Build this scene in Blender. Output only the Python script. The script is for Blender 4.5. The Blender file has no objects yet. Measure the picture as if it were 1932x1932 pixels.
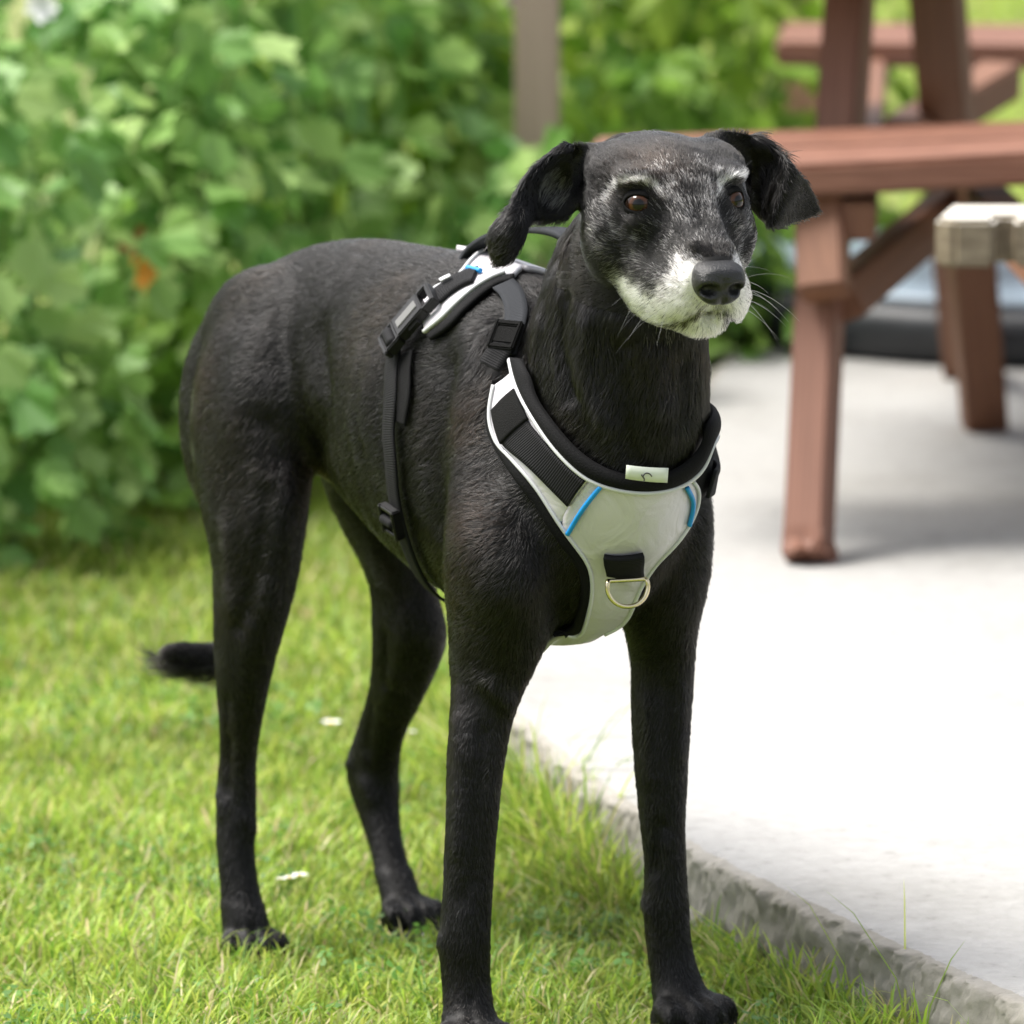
import bpy, bmesh, math, random
import numpy as np
from mathutils import Vector, Matrix
from mathutils.bvhtree import BVHTree

DEV = ''
random.seed(7)
rng = np.random.default_rng(7)
scene = bpy.context.scene
C = bpy.context.collection
R = math.radians

# ------------------------------------------------------------------ camera
CAM_H = 1.3
PITCH = R(8.88)
FPX = 12269.0            # focal length in units of the 1932-wide photograph
HALF = 966.0
cam_d = bpy.data.cameras.new('camera')
cam = bpy.data.objects.new('camera', cam_d)
C.objects.link(cam)
cam.location = (0, 0, CAM_H)
cam.rotation_euler = (R(90) - PITCH, 0, 0)
cam_d.sensor_width = 36
cam_d.lens = 36 * FPX / (2 * HALF)
cam_d.clip_start = 0.1
cam_d.clip_end = 400
cam_d.dof.use_dof = True
cam_d.dof.focus_distance = 5.27
cam_d.dof.aperture_fstop = 7.6
scene.camera = cam

# ------------------------------------------------------------------ sky, sun, exposure
SUN_EL, SUN_AZ = R(58), R(-62)      # azimuth measured from the viewing direction, negative = left
world = bpy.data.worlds.new('World')
scene.world = world
world.use_nodes = True
wn = world.node_tree
bg = wn.nodes['Background']
sky = wn.nodes.new('ShaderNodeTexSky')
sky.sky_type = 'NISHITA'
sky.sun_disc = False
sky.sun_elevation = SUN_EL
sky.sun_rotation = SUN_AZ
sky.dust_density = 5.0
sky.ozone_density = 1.0
sky.air_density = 1.0
hs = wn.nodes.new('ShaderNodeHueSaturation')
hs.inputs['Saturation'].default_value = 0.35      # bright overcast: a nearly neutral sky
wn.links.new(sky.outputs[0], hs.inputs['Color'])
wn.links.new(hs.outputs[0], bg.inputs[0])
bg.inputs[1].default_value = 0.13
sun_d = bpy.data.lights.new('sun', 'SUN')
sun_d.energy = 2.6
sun_d.angle = R(24)
sun_d.color = (1.0, 0.96, 0.90)
sun = bpy.data.objects.new('sun', sun_d)
C.objects.link(sun)
sd = Vector((math.sin(SUN_AZ) * math.cos(SUN_EL), math.cos(SUN_AZ) * math.cos(SUN_EL) * -0.2, math.sin(SUN_EL))).normalized()
sun.rotation_euler = (-sd).to_track_quat('-Z', 'Y').to_euler()
scene.view_settings.view_transform = 'Standard'
scene.view_settings.look = 'None'
scene.view_settings.gamma = 1
scene.view_settings.exposure = 1.25

# ------------------------------------------------------------------ helpers
cp, sp = math.cos(PITCH), math.sin(PITCH)
CAMP = np.array([0, 0, CAM_H])
def ray(u, v):
    """direction through a pixel of the photograph (1932 units)"""
    a, b = (u - HALF) / FPX, (HALF - v) / FPX
    return np.array([a, cp + b * sp, -sp + b * cp])
def at_y(u, v, y):
    d = ray(u, v); return CAMP + d * (y / d[1])
def at_z(u, v, z):
    d = ray(u, v); return CAMP + d * ((z - CAM_H) / d[2])
def project(p):
    q = np.asarray(p) - CAMP
    z = q[..., 1] * cp - q[..., 2] * sp
    y = q[..., 1] * sp + q[..., 2] * cp
    return HALF + FPX * q[..., 0] / z, HALF - FPX * y / z
def norm(v):
    v = np.asarray(v, float); return v / max(np.linalg.norm(v), 1e-12)

def tag(o, label=None, cat=None, group=None, kind=None):
    if label: o['label'] = label
    if cat: o['category'] = cat
    if group: o['group'] = group
    if kind: o['kind'] = kind
    return o
def mesh_obj(name, verts, faces, mat=None, parent=None, smooth=False):
    me = bpy.data.meshes.new(name)
    if isinstance(verts, np.ndarray) and isinstance(faces, np.ndarray):
        n = faces.shape[1]
        me.vertices.add(len(verts)); me.vertices.foreach_set('co', verts.astype(np.float32).ravel())
        me.loops.add(faces.size); me.loops.foreach_set('vertex_index', faces.astype(np.int32).ravel())
        me.polygons.add(len(faces)); me.polygons.foreach_set('loop_start', np.arange(0, faces.size, n, dtype=np.int32))
        me.update(calc_edges=True)
    else:
        me.from_pydata([tuple(map(float, p)) for p in verts], [], [tuple(map(int, f)) for f in faces])
        me.update()
    if mat: me.materials.append(mat)
    if smooth: me.polygons.foreach_set('use_smooth', np.ones(len(me.polygons), dtype=bool))
    o = bpy.data.objects.new(name, me)
    C.objects.link(o)
    if parent is not None: put_under(o, parent)
    return o
def put_under(o, parent):
    o.parent = parent
    bpy.context.view_layer.update() if False else None
    o.matrix_parent_inverse = WM(parent).inverted()
def WM(o):
    m = o.matrix_basis.copy()
    while o.parent is not None:
        m = o.parent.matrix_basis @ o.matrix_parent_inverse @ m
        o = o.parent
    return m
def empty(name, loc):
    e = bpy.data.objects.new(name, None); C.objects.link(e)
    e.location = [float(x) for x in loc]; e.empty_display_size = 0.1
    return e
def bm_obj(name, bm, mat=None, parent=None, smooth=False):
    me = bpy.data.meshes.new(name); bm.to_mesh(me); bm.free()
    if mat: me.materials.append(mat)
    if smooth: me.polygons.foreach_set('use_smooth', np.ones(len(me.polygons), dtype=bool))
    o = bpy.data.objects.new(name, me); C.objects.link(o)
    if parent is not None: put_under(o, parent)
    return o

def catmull(P, n):
    """resample rows of P (k,m) with a centripetal-ish Catmull-Rom, n samples per span"""
    P = np.asarray(P, float)
    if len(P) == 2: return P[0] + (P[1] - P[0]) * np.linspace(0, 1, n + 1)[:, None]
    Q = np.vstack([2 * P[0] - P[1], P, 2 * P[-1] - P[-2]])
    out = []
    t = np.linspace(0, 1, n, endpoint=False)[:, None]
    for i in range(1, len(Q) - 2):
        p0, p1, p2, p3 = Q[i - 1], Q[i], Q[i + 1], Q[i + 2]
        out.append(0.5 * (2 * p1 + (p2 - p0) * t + (2 * p0 - 5 * p1 + 4 * p2 - p3) * t ** 2 + (3 * p1 - p0 - 3 * p2 + p3) * t ** 3))
    out.append(P[-1:])
    return np.vstack(out)

def vnoise(P, scale, seed=0):
    q = P * scale + seed * 17.3
    i = np.floor(q).astype(np.int64); f = q - i; f = f * f * (3 - 2 * f)
    def hsh(a, b, c):
        n = (a * 73856093) ^ (b * 19349663) ^ (c * 83492791) ^ (seed * 2654435)
        n = (n ^ (n >> 13)) * 1274126177
        return ((n ^ (n >> 16)) & 0xffff) / 65535.0
    out = 0
    for dx in (0, 1):
        for dy in (0, 1):
            for dz in (0, 1):
                w = (f[:, 0] if dx else 1 - f[:, 0]) * (f[:, 1] if dy else 1 - f[:, 1]) * (f[:, 2] if dz else 1 - f[:, 2])
                out = out + w * hsh(i[:, 0] + dx, i[:, 1] + dy, i[:, 2] + dz)
    return out

# ------------------------------------------------------------------ materials
def mat_new(name):
    m = bpy.data.materials.new(name); m.use_nodes = True
    nt = m.node_tree
    return m, nt, nt.nodes['Principled BSDF']
def N(nt, t, **kw):
    n = nt.nodes.new(t)
    for k, v in kw.items():
        if k in n.inputs: n.inputs[k].default_value = v
        else: setattr(n, k, v)
    return n
def ramp(nt, stops, fac=None, mode='LINEAR'):
    r = nt.nodes.new('ShaderNodeValToRGB'); r.color_ramp.interpolation = mode
    e = r.color_ramp.elements
    while len(e) < len(stops): e.new(0.5)
    for el, (p, c) in zip(e, stops):
        el.position = p; el.color = (*c, 1) if len(c) == 3 else c
    if fac is not None: nt.links.new(fac, r.inputs[0])
    return r
def simple(name, col, rough=0.5, metal=0.0, spec=0.5, noise=0.0, nscale=40.0, bump=0.0, bscale=200.0):
    m, nt, b = mat_new(name)
    b.inputs['Base Color'].default_value = (*col, 1)
    b.inputs['Roughness'].default_value = rough
    b.inputs['Metallic'].default_value = metal
    b.inputs['Specular IOR Level'].default_value = spec
    tc = N(nt, 'ShaderNodeTexCoord')
    if noise:
        n = N(nt, 'ShaderNodeTexNoise', Scale=nscale, Detail=5.0)
        nt.links.new(tc.outputs['Object'], n.inputs['Vector'])
        r = ramp(nt, [(0.25, tuple(c * (1 - noise) for c in col)), (0.75, tuple(min(1, c * (1 + noise)) for c in col))], n.outputs[0])
        nt.links.new(r.outputs[0], b.inputs['Base Color'])
    if bump:
        n = N(nt, 'ShaderNodeTexNoise', Scale=bscale, Detail=4.0)
        nt.links.new(tc.outputs['Object'], n.inputs['Vector'])
        bp = N(nt, 'ShaderNodeBump', Strength=bump, Distance=0.002)
        nt.links.new(n.outputs[0], bp.inputs['Height'])
        nt.links.new(bp.outputs[0], b.inputs['Normal'])
    return m
# ================================================================== the setting
PZ = 0.085                                          # the slab stands this high over the lawn
kerb = [at_z(2300, 2075, PZ), at_z(1932, 1897, PZ), at_z(1760, 1824, PZ), at_z(1600, 1752, PZ), at_z(1450, 1680, PZ), at_z(1310, 1612, PZ), at_z(1180, 1528, PZ), at_z(1075, 1452, PZ), at_z(985, 1375, PZ), at_z(905, 1302, PZ)]
far_l = at_z(1335, 705, PZ)
edge = [np.array([2.2, kerb[0][1] - (2.2 - kerb[0][0]) * 0.75 + 0.6, PZ])] + kerb
edge_line = np.array([p[:2] for p in edge] + [far_l[:2], [0.45, 10.15]])
def inside_patio(x, y):
    """signed distance-like test: is a ground point on the slab"""
    poly = np.vstack([edge_line, [[6.0, 10.15], [6.0, 3.0], [2.2, 3.0]]])
    x = np.asarray(x, float); y = np.asarray(y, float)
    c = np.zeros(x.shape, bool)
    for (x0, y0), (x1, y1) in zip(poly, np.roll(poly, -1, axis=0)):
        t = ((y0 > y) != (y1 > y))
        xi = (x1 - x0) * (y - y0) / np.where(abs(y1 - y0) < 1e-9, 1e-9, (y1 - y0)) + x0
        c ^= t & (x < xi)
    return c
def dist_edge(x, y):
    P = np.stack([x, y], -1); best = np.full(len(P), 1e9)
    for a, b in zip(edge_line, edge_line[1:]):
        ab = b - a; t = np.clip(((P - a) @ ab) / (ab @ ab), 0, 1)
        best = np.minimum(best, np.linalg.norm(P - a - t[:, None] * ab, axis=1))
    return best
def gz(x, y):
    """lie of the lawn"""
    return -0.010 * np.clip((np.asarray(y) - 5.45) / 0.4, 0, 1) + 0.004 * np.sin(np.asarray(x) * 7.1 + 1.0) * np.sin(np.asarray(y) * 5.3) * np.clip((np.asarray(y) - 6.2) / 1, 0, 1)

# --- lawn sheet
m, nt, b = mat_new('lawn_soil')
tc = N(nt, 'ShaderNodeTexCoord'); n1 = N(nt, 'ShaderNodeTexNoise', Scale=9.0, Detail=8.0); n2 = N(nt, 'ShaderNodeTexNoise', Scale=120.0, Detail=3.0)
nt.links.new(tc.outputs['Object'], n1.inputs['Vector']); nt.links.new(tc.outputs['Object'], n2.inputs['Vector'])
r1 = ramp(nt, [(0.3, (.12, .15, .035)), (0.5, (.17, .21, .045)), (0.7, (.24, .24, .075))], n1.outputs[0])
r2 = ramp(nt, [(0.3, (.5, .5, .5)), (0.7, (1.2, 1.2, 1.2))], n2.outputs[0])
mx = N(nt, 'ShaderNodeMix', data_type='RGBA', blend_type='MULTIPLY'); mx.inputs[0].default_value = 1
nt.links.new(r1.outputs[0], mx.inputs[6]); nt.links.new(r2.outputs[0], mx.inputs[7]); nt.links.new(mx.outputs[2], b.inputs['Base Color'])
b.inputs['Roughness'].default_value = 0.9
xs = np.concatenate([[-90, -30, -12, -6], np.arange(-3, 3.01, 0.15), [6, 12, 30, 90]]); ys = np.concatenate([[-40, -5, 2], np.arange(3.5, 12.1, 0.15), [14, 18, 26, 45, 90, 200]])
X, Y = np.meshgrid(xs, ys)
V = np.stack([X, Y, gz(X, Y) - 0.002], -1).reshape(-1, 3)
nx = len(xs); F = np.array([(j * nx + i, j * nx + i + 1, (j + 1) * nx + i + 1, (j + 1) * nx + i) for j in range(len(ys) - 1) for i in range(nx - 1)])
tag(mesh_obj('lawn', V, F, m, smooth=True), kind='structure')

# --- concrete slab with a broken, rough edge
def concrete(name, c0, c1, c2):
    m, nt, b = mat_new(name)
    tc = N(nt, 'ShaderNodeTexCoord')
    a1 = N(nt, 'ShaderNodeTexNoise', Scale=2.2, Detail=9.0, Roughness=0.62); a2 = N(nt, 'ShaderNodeTexNoise', Scale=45.0, Detail=8.0, Roughness=0.7); a3 = N(nt, 'ShaderNodeTexVoronoi', Scale=70.0)
    for a in (a1, a2, a3): nt.links.new(tc.outputs['Object'], a.inputs['Vector'])
    r_ = ramp(nt, [(0.30, c0), (0.48, c1), (0.7, c2)], a1.outputs[0])
    r2 = ramp(nt, [(0.22, (.45, .44, .42)), (0.40, (.92, .92, .91)), (0.7, (1.08, 1.08, 1.08))], a2.outputs[0])
    mx = N(nt, 'ShaderNodeMix', data_type='RGBA', blend_type='MULTIPLY'); mx.inputs[0].default_value = 1
    nt.links.new(r_.outputs[0], mx.inputs[6]); nt.links.new(r2.outputs[0], mx.inputs[7]); nt.links.new(mx.outputs[2], b.inputs['Base Color'])
    ad = N(nt, 'ShaderNodeMath', operation='ADD'); nt.links.new(a2.outputs[0], ad.inputs[0])
    ml = N(nt, 'ShaderNodeMath', operation='MULTIPLY'); ml.inputs[1].default_value = 0.5
    nt.links.new(a3.outputs['Distance'], ml.inputs[0]); nt.links.new(ml.outputs[0], ad.inputs[1])
    bp = N(nt, 'ShaderNodeBump', Strength=0.5, Distance=0.004); nt.links.new(ad.outputs[0], bp.inputs['Height']); nt.links.new(bp.outputs[0], b.inputs['Normal'])
    b.inputs['Roughness'].default_value = 0.85
    return m
M_slab = concrete('patio_concrete', (.255, .25, .235), (.315, .31, .30), (.34, .337, .33))
M_kerb = concrete('kerb_concrete', (.16, .15, .125), (.25, .235, .205), (.33, .315, .285))
EL = [edge_line[0]]
for a, b_ in zip(edge_line, edge_line[1:]):
    k = max(2, int(np.linalg.norm(b_ - a) / 0.004)) if a[1] < 6.9 and a[0] < 1.2 else 60
    for t in np.linspace(0, 1, k + 1)[1:]: EL.append(a + (b_ - a) * t)
EL = np.array(EL)
def rough1(s, seed):
    r_ = np.random.default_rng(seed); ph = r_.random(12) * 6.28; f = 2 ** np.linspace(1, 7.2, 12)
    return (np.sin(s[:, None] * f * 2.1 + ph) / f ** 0.55).sum(1)
arc = np.concatenate([[0], np.cumsum(np.linalg.norm(np.diff(EL, axis=0), axis=1))])
tn = np.gradient(EL, axis=0); tn /= np.linalg.norm(tn, axis=1, keepdims=True)
outw = np.stack([-tn[:, 1], tn[:, 0]], -1)                 # towards the lawn
if inside_patio(EL[20:21, 0] + outw[20, 0] * .05, EL[20:21, 1] + outw[20, 1] * .05)[0]: outw = -outw
prof = [(-0.034, PZ, 0.0, 0.0), (-0.025, PZ, 0.0, 0.0006), (-0.016, PZ - 0.0006, 0.003, 0.0016), (-0.004, PZ - 0.0025, 0.0065, 0.0026), (0.000, PZ - 0.010, 0.0060, 0.004), (0.001, PZ - 0.028, 0.0050, 0.004),
        (0.002, PZ - 0.05, 0.0055, 0.003), (0.004, PZ - 0.075, 0.005, 0.002), (0.006, -0.05, 0.003, 0.0)]
prof = catmull(np.array(prof), 3)
rowsP = []
for k, (o, z, ro, rz) in enumerate(prof):
    ro = max(ro, 0); rz = max(rz, 0)
    base = np.concatenate([EL + outw * o, np.full((len(EL), 1), z)], 1)
    nn_ = (vnoise(base, 38, 61) - 0.5) * 1.6 + (vnoise(base, 95, 62) - 0.5) * 1.3 + (vnoise(base, 230, 63) - 0.5) * 1.0 + (vnoise(base, 520, 64) - 0.5) * 0.6
    nz_ = (vnoise(base, 60, 65) - 0.5) * 1.2 + (vnoise(base, 300, 66) - 0.5) * 1.2
    bite = np.clip(vnoise(base * [1, 1, 0.5], 26, 67) - 0.62, 0, 1) * 5       # chipped-out bits
    rowsP.append(np.concatenate([EL + outw * (o + ro * (nn_ * 0.95 - bite * 0.7))[:, None], (z + rz * nz_ * 0.9 - rz * bite * 0.6)[:, None]], 1))
nE = len(EL)
V = np.vstack(rowsP); F = np.array([(k * nE + i, k * nE + i + 1, (k + 1) * nE + i + 1, (k + 1) * nE + i) for k in range(len(prof) - 1) for i in range(nE - 1)])
top = np.array([f for f in F if f[0] < nE * 6]); face = np.array([f for f in F if f[0] >= nE * 6])
inner = rowsP[0]
# the slab's top: inner outline filled as one polygon
ring = [tuple(p) for p in inner[::1]] + [(6.0, 10.15, PZ), (6.0, 3.0, PZ), (2.2, 3.0, PZ)]
bm = bmesh.new(); vs = [bm.verts.new(p) for p in ring]; bm.faces.new(vs)
vt = [bm.verts.new(p) for p in V[:nE * 7]]
for f in top: bm.faces.new([vt[i] for i in f])
bmesh.ops.triangulate(bm, faces=[f for f in bm.faces if len(f.verts) > 4])
bmesh.ops.recalc_face_normals(bm, faces=bm.faces)
patio = tag(bm_obj('patio', bm, M_slab), kind='structure')
ko = mesh_obj('kerb', V, face, M_kerb, smooth=True); ko.parent = patio; ko['label'] = 'crumbling grey edge of the pale concrete slab'

# --- grass: real blades, one mass
def blades(n, sampler, hmin, hmax, wid, name, tuft=0.0, seed=1):
    r_ = np.random.default_rng(seed)
    x, y = sampler(r_, n)
    keep = ~inside_patio(x, y); x, y = x[keep], y[keep]
    n = len(x)
    de = dist_edge(x, y)
    nz = np.sin(x * 23 + np.sin(y * 17) * 2) * np.sin(y * 19 + 1.3) * 0.5 + 0.5
    nz2 = np.sin(x * 7.3 + 2 * np.sin(y * 5.1)) * np.sin(y * 6.7 + 0.4) * 0.5 + 0.5
    h = (hmin + (hmax - hmin) * r_.random(n) ** 1.8) * (0.55 + 0.6 * nz + 0.45 * nz2)
    near = np.exp(-(de / 0.05) ** 2) * (y < 7.5)
    h *= 1 + near * 0.55 * r_.random(n)
    crn = np.exp(-((x - 0.03) ** 2 + (y - 6.15) ** 2) / 0.12) * np.exp(-(de / 0.07) ** 2)
    h *= 1 + 1.5 * crn
    h = np.where((near > 0.3) & (r_.random(n) < 0.012), h * 1.9, h)
    z0 = gz(x, y) - 0.004
    ang = r_.random(n) * 6.283; lean = 0.25 + 0.75 * r_.random(n)
    dx, dy = np.cos(ang), np.sin(ang)
    w = wid * (0.6 + 0.8 * r_.random(n))
    sx, sy = -dy * w, dx * w
    tw = r_.normal(0, 0.5, n); sx2, sy2 = sx * np.cos(tw) - sy * np.sin(tw), sx * np.sin(tw) + sy * np.cos(tw)
    P = []
    for t, ww in ((0.0, 1.0), (0.45, 0.9), (0.8, 0.55)):
        cx = x + dx * h * lean * t ** 1.8; cy = y + dy * h * lean * t ** 1.8; cz = z0 + h * (t - 0.35 * lean * t ** 2)
        P.append(np.stack([cx - sx2 * ww, cy - sy2 * ww, cz], -1)); P.append(np.stack([cx + sx2 * ww, cy + sy2 * ww, cz], -1))
    P.append(np.stack([x + dx * h * lean, y + dy * h * lean, z0 + h * (1 - 0.42 * lean)], -1))
    V = np.stack(P, 1).reshape(-1, 3)
    b0 = np.arange(n) * 7
    T = np.concatenate([np.stack([b0 + i, b0 + j, b0 + k], -1) for i, j, k in ((0, 1, 3), (0, 3, 2), (2, 3, 5), (2, 5, 4), (4, 5, 6))])
    o = mesh_obj(name, V, T, M_grass)
    pal = np.array([(.23, .36, .045), (.30, .43, .055), (.37, .47, .07), (.43, .48, .10), (.14, .27, .035), (.58, .52, .28), (.48, .39, .20)])
    pr = np.array([.18, .26, .22, .14, .10, .06, .04])
    ci = r_.choice(len(pal), n, p=pr)
    col = pal[ci] * (0.65 + 0.6 * r_.random((n, 1))) * (0.85 + 0.3 * nz2[:, None])
    at = o.data.attributes.new('col', 'FLOAT_COLOR', 'POINT')
    cc = np.concatenate([np.repeat(col, 7, 0), np.ones((n * 7, 1))], 1)
    at.data.foreach_set('color', cc.astype(np.float32).ravel())
    return o
m, nt, b = mat_new('grass_blade')
an = N(nt, 'ShaderNodeAttribute', attribute_name='col')
nt.links.new(an.outputs['Color'], b.inputs['Base Color']); b.inputs['Roughness'].default_value = 0.5
tr = N(nt, 'ShaderNodeBsdfTranslucent'); nt.links.new(an.outputs['Color'], tr.inputs['Color'])
ms = N(nt, 'ShaderNodeMixShader'); ms.inputs[0].default_value = 0.5
nt.links.new(b.outputs[0], ms.inputs[1]); nt.links.new(tr.outputs[0], ms.inputs[2]); nt.links.new(ms.outputs[0], nt.nodes['Material Output'].inputs[0])
M_grass = m
def samp_near(r_, n):
    y = 4.9 + 1.9 * r_.random(n); x = (-0.62 + 1.3 * r_.random(n)); return x, y
def samp_mid(r_, n):
    y = 6.6 + 3.0 * r_.random(n) ** 1.2; x = -1.1 + 2.2 * r_.random(n); return x, y
def samp_wide(r_, n):
    y = 4.0 + 6.5 * r_.random(n); x = -2.4 + 3.4 * r_.random(n); return x, y
def samp_far(r_, n):
    y = 9.5 + 9.0 * r_.random(n); x = -0.5 + 2.6 * r_.random(n); return x, y
def samp_edge(r_, n):
    i = r_.integers(0, nE - 1, n); p = EL[i] + outw[i] * (0.012 + 0.05 * r_.random(n) ** 1.5)[:, None]
    return p[:, 0], p[:, 1]
if not DEV:
    tag(blades(95000, samp_near, 0.018, 0.050, 0.0013, 'lawn_grass', seed=1), 'short mown grass of the lawn under and round the black dog', 'grass', kind='stuff')
    tag(blades(75000, samp_mid, 0.02, 0.055, 0.0018, 'lawn_grass', seed=2), 'blurred mown grass between the dog and the leafy plants', 'grass', kind='stuff')
    tag(blades(110000, samp_wide, 0.02, 0.05, 0.0020, 'lawn_grass', seed=3), 'thin scatter of grass over the whole lawn', 'grass', kind='stuff')
    tag(blades(40000, samp_far, 0.03, 0.07, 0.0030, 'lawn_grass', seed=4), 'blurred bright grass beyond the picnic table', 'grass', kind='stuff')
    tag(blades(9000, samp_edge, 0.025, 0.055, 0.0016, 'edge_grass', seed=5), 'longer uncut grass growing against the crumbling slab edge', 'grass', kind='stuff')

# --- clover and plantain leaves low in the turf
def ground_leaves(n):
    r_ = np.random.default_rng(77); x, y = -0.6 + 1.25 * r_.random(n), 4.95 + 2.3 * r_.random(n)
    k = (~inside_patio(x, y)) & (np.sin(x * 9 + 1.7) * np.sin(y * 8) + 0.4 * np.sin(x * 31) * np.sin(y * 27) > 0.15); x, y = x[k], y[k]; n = len(x)
    V, T, c = [], [], []
    for i in range(n):
        z = float(gz(x[i], y[i])) + 0.010 + 0.022 * r_.random(); s = 0.004 + 0.005 * r_.random(); a0 = r_.random() * 6.28; t = r_.normal(0, 0.35, 2)
        cl = np.array([.12, .26, .05]) * (0.7 + 0.7 * r_.random())
        for q in range(3):
            a = a0 + q * 2.094; b0 = len(V)
            for rr, da in ((0.05, 0), (0.75, -0.55), (1.15, -0.25), (1.05, 0), (1.15, 0.25), (0.75, 0.55)):
                px_, py_ = s * rr * math.cos(a + da), s * rr * math.sin(a + da); V.append((x[i] + px_, y[i] + py_, z + px_ * t[0] + py_ * t[1] - 0.2 * s * rr)); c.append((*cl, 1))
            T += [(b0, b0 + j, b0 + j + 1) for j in range(1, 5)]
    o = mesh_obj('clover', np.array(V), np.array(T), M_grass)
    at = o.data.attributes.new('col', 'FLOAT_COLOR', 'POINT'); at.data.foreach_set('color', np.array(c, np.float32).ravel())
    return o
if not DEV: tag(ground_leaves(7000), 'small clover leaves scattered low in the turf', 'clover', kind='stuff')

# --- daisies in the lawn
M_petal = simple('petal_white', (.80, .80, .78), 0.6); M_heart = simple('daisy_heart', (.70, .45, .05), 0.7); M_stalk = simple('stalk', (.12, .22, .04), 0.6)
def daisy(p, r0, h, label):
    e = empty('daisy', p)
    tag(e, label, 'flower', 'small white flowers in the lawn')
    bm = bmesh.new()
    for k in range(14):
        a = k * 2 * math.pi / 14
        q = [(0.2, -0.10, 0), (0.6, -0.16, 0.10), (1.0, -0.09, 0.16), (1.0, 0.09, 0.16), (0.6, 0.16, 0.10), (0.2, 0.10, 0)]
        bm.faces.new([bm.verts.new((p[0] + r0 * (c * math.cos(a) - s * math.sin(a)), p[1] + r0 * (c * math.sin(a) + s * math.cos(a)), p[2] + h + r0 * z)) for c, s, z in q])
    bm_obj('petals', bm, M_petal, e)
    V, F = [], []
    for i in range(5):
        for j in range(10):
            V.append((p[0] + r0 * .3 * math.cos(i * .39) * math.cos(j * .628), p[1] + r0 * .3 * math.cos(i * .39) * math.sin(j * .628), p[2] + h + r0 * .2 * math.sin(i * .39)))
    F = [(i * 10 + j, i * 10 + (j + 1) % 10, (i + 1) * 10 + (j + 1) % 10, (i + 1) * 10 + j) for i in range(4) for j in range(10)]
    mesh_obj('heart', V, F, M_heart, e, True)
    V = [(p[0] + 0.0008 * math.cos(j * 1.57), p[1] + 0.0008 * math.sin(j * 1.57), p[2] + z) for z in (0, h) for j in range(4)]
    mesh_obj('stalk', V, [(j, (j + 1) % 4, 4 + (j + 1) % 4, 4 + j) for j in range(4)], M_stalk, e)
for (u, v, r0, lb) in ((625, 1420, .0105, 'white daisy alone in the lawn between the two hind legs of the dog'), (566, 1715, .0085, 'largest white daisy of the small cluster beside the near hind paw'),
                       (547, 1719, .006, 'middle white daisy of the cluster beside the near hind paw'), (530, 1722, .005, 'smallest white daisy of the cluster nearest to the near hind paw'),
                       (776, 1438, .005, 'tiny white clover-like flower in the lawn behind the forelegs')):
    p = at_z(u, v, -0.008); daisy((p[0], p[1], -0.012), r0, 0.036, lb)

# --- timber furniture
def wood(name, c0, c1, c2, sc=(1.2, 16, 16)):
    m, nt, b = mat_new(name)
    tc = N(nt, 'ShaderNodeTexCoord'); mp = N(nt, 'ShaderNodeMapping'); mp.inputs['Scale'].default_value = sc
    nt.links.new(tc.outputs['Generated'], mp.inputs[0])
    a1 = N(nt, 'ShaderNodeTexNoise', Scale=1.4, Detail=9.0, Roughness=0.6); nt.links.new(mp.outputs[0], a1.inputs['Vector'])
    r_ = ramp(nt, [(0.3, c0), (0.5, c1), (0.72, c2)], a1.outputs[0])
    nt.links.new(r_.outputs[0], b.inputs['Base Color'])
    bp = N(nt, 'ShaderNodeBump', Strength=0.3, Distance=0.003); nt.links.new(a1.outputs[0], bp.inputs['Height']); nt.links.new(bp.outputs[0], b.inputs['Normal'])
    b.inputs['Roughness'].default_value = 0.62
    return m
M_red = wood('red_stained_timber', (.098, .038, .021), (.165, .068, .040), (.250, .118, .075))
M_brown = wood('brown_stained_timber', (.11, .042, .020), (.16, .066, .032), (.22, .10, .05))
M_grey = wood('weathered_timber', (.10, .076, .045), (.165, .130, .085), (.25, .21, .145), (6, 6, 6))
M_pale_top = wood('pale_bench_top', (.46, .43, .37), (.56, .53, .47), (.66, .63, .57), (6, 6, 6))  # paler version of the bench timber, for its top
def beam(name, p0, p1, wid, dep, mat, parent, across=(1, 0, 0), bev=0.004, ragged=0.0):
    """a squared timber from p0 to p1, 'wid' along 'across', 'dep' the other way"""
    p0, p1 = np.array(p0, float), np.array(p1, float); t = norm(p1 - p0)
    s = norm(np.array(across, float) - t * np.dot(across, t)); n = np.cross(t, s)
    L = np.linalg.norm(p1 - p0)
    bm = bmesh.new(); bmesh.ops.create_cube(bm, size=1.0)
    for v_ in bm.verts: v_.co = (v_.co.x * L, v_.co.y * wid, v_.co.z * dep)
    if ragged:
        bmesh.ops.subdivide_edges(bm, edges=[e for e in bm.edges if abs(e.verts[0].co.x - e.verts[1].co.x) > L / 2], cuts=24)
        bmesh.ops.subdivide_edges(bm, edges=[e for e in bm.edges if abs(e.verts[0].co.x - e.verts[1].co.x) < 1e-6 and e.verts[0].co.x < -L * 0.40], cuts=4, use_grid_fill=True)
        rr = random.Random(3)
        for v_ in bm.verts:
            k = max(0, (-v_.co.x - L * 0.42) / (L * 0.08))
            v_.co.y += rr.uniform(-1, 1) * ragged * k; v_.co.z += rr.uniform(-1, 1) * ragged * k; v_.co.x += rr.uniform(0, 1) * ragged * k
    bmesh.ops.bevel(bm, geom=[e for e in bm.edges if e.is_manifold and e.calc_face_angle(0) > 0.9], offset=bev, segments=2, affect='EDGES')
    o = bm_obj(name, bm, mat)
    c = (p0 + p1) / 2
    o.matrix_basis = Matrix(((t[0], s[0], n[0], c[0]), (t[1], s[1], n[1], c[1]), (t[2], s[2], n[2], c[2]), (0, 0, 0, 1)))
    put_under(o, parent); return o
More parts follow.
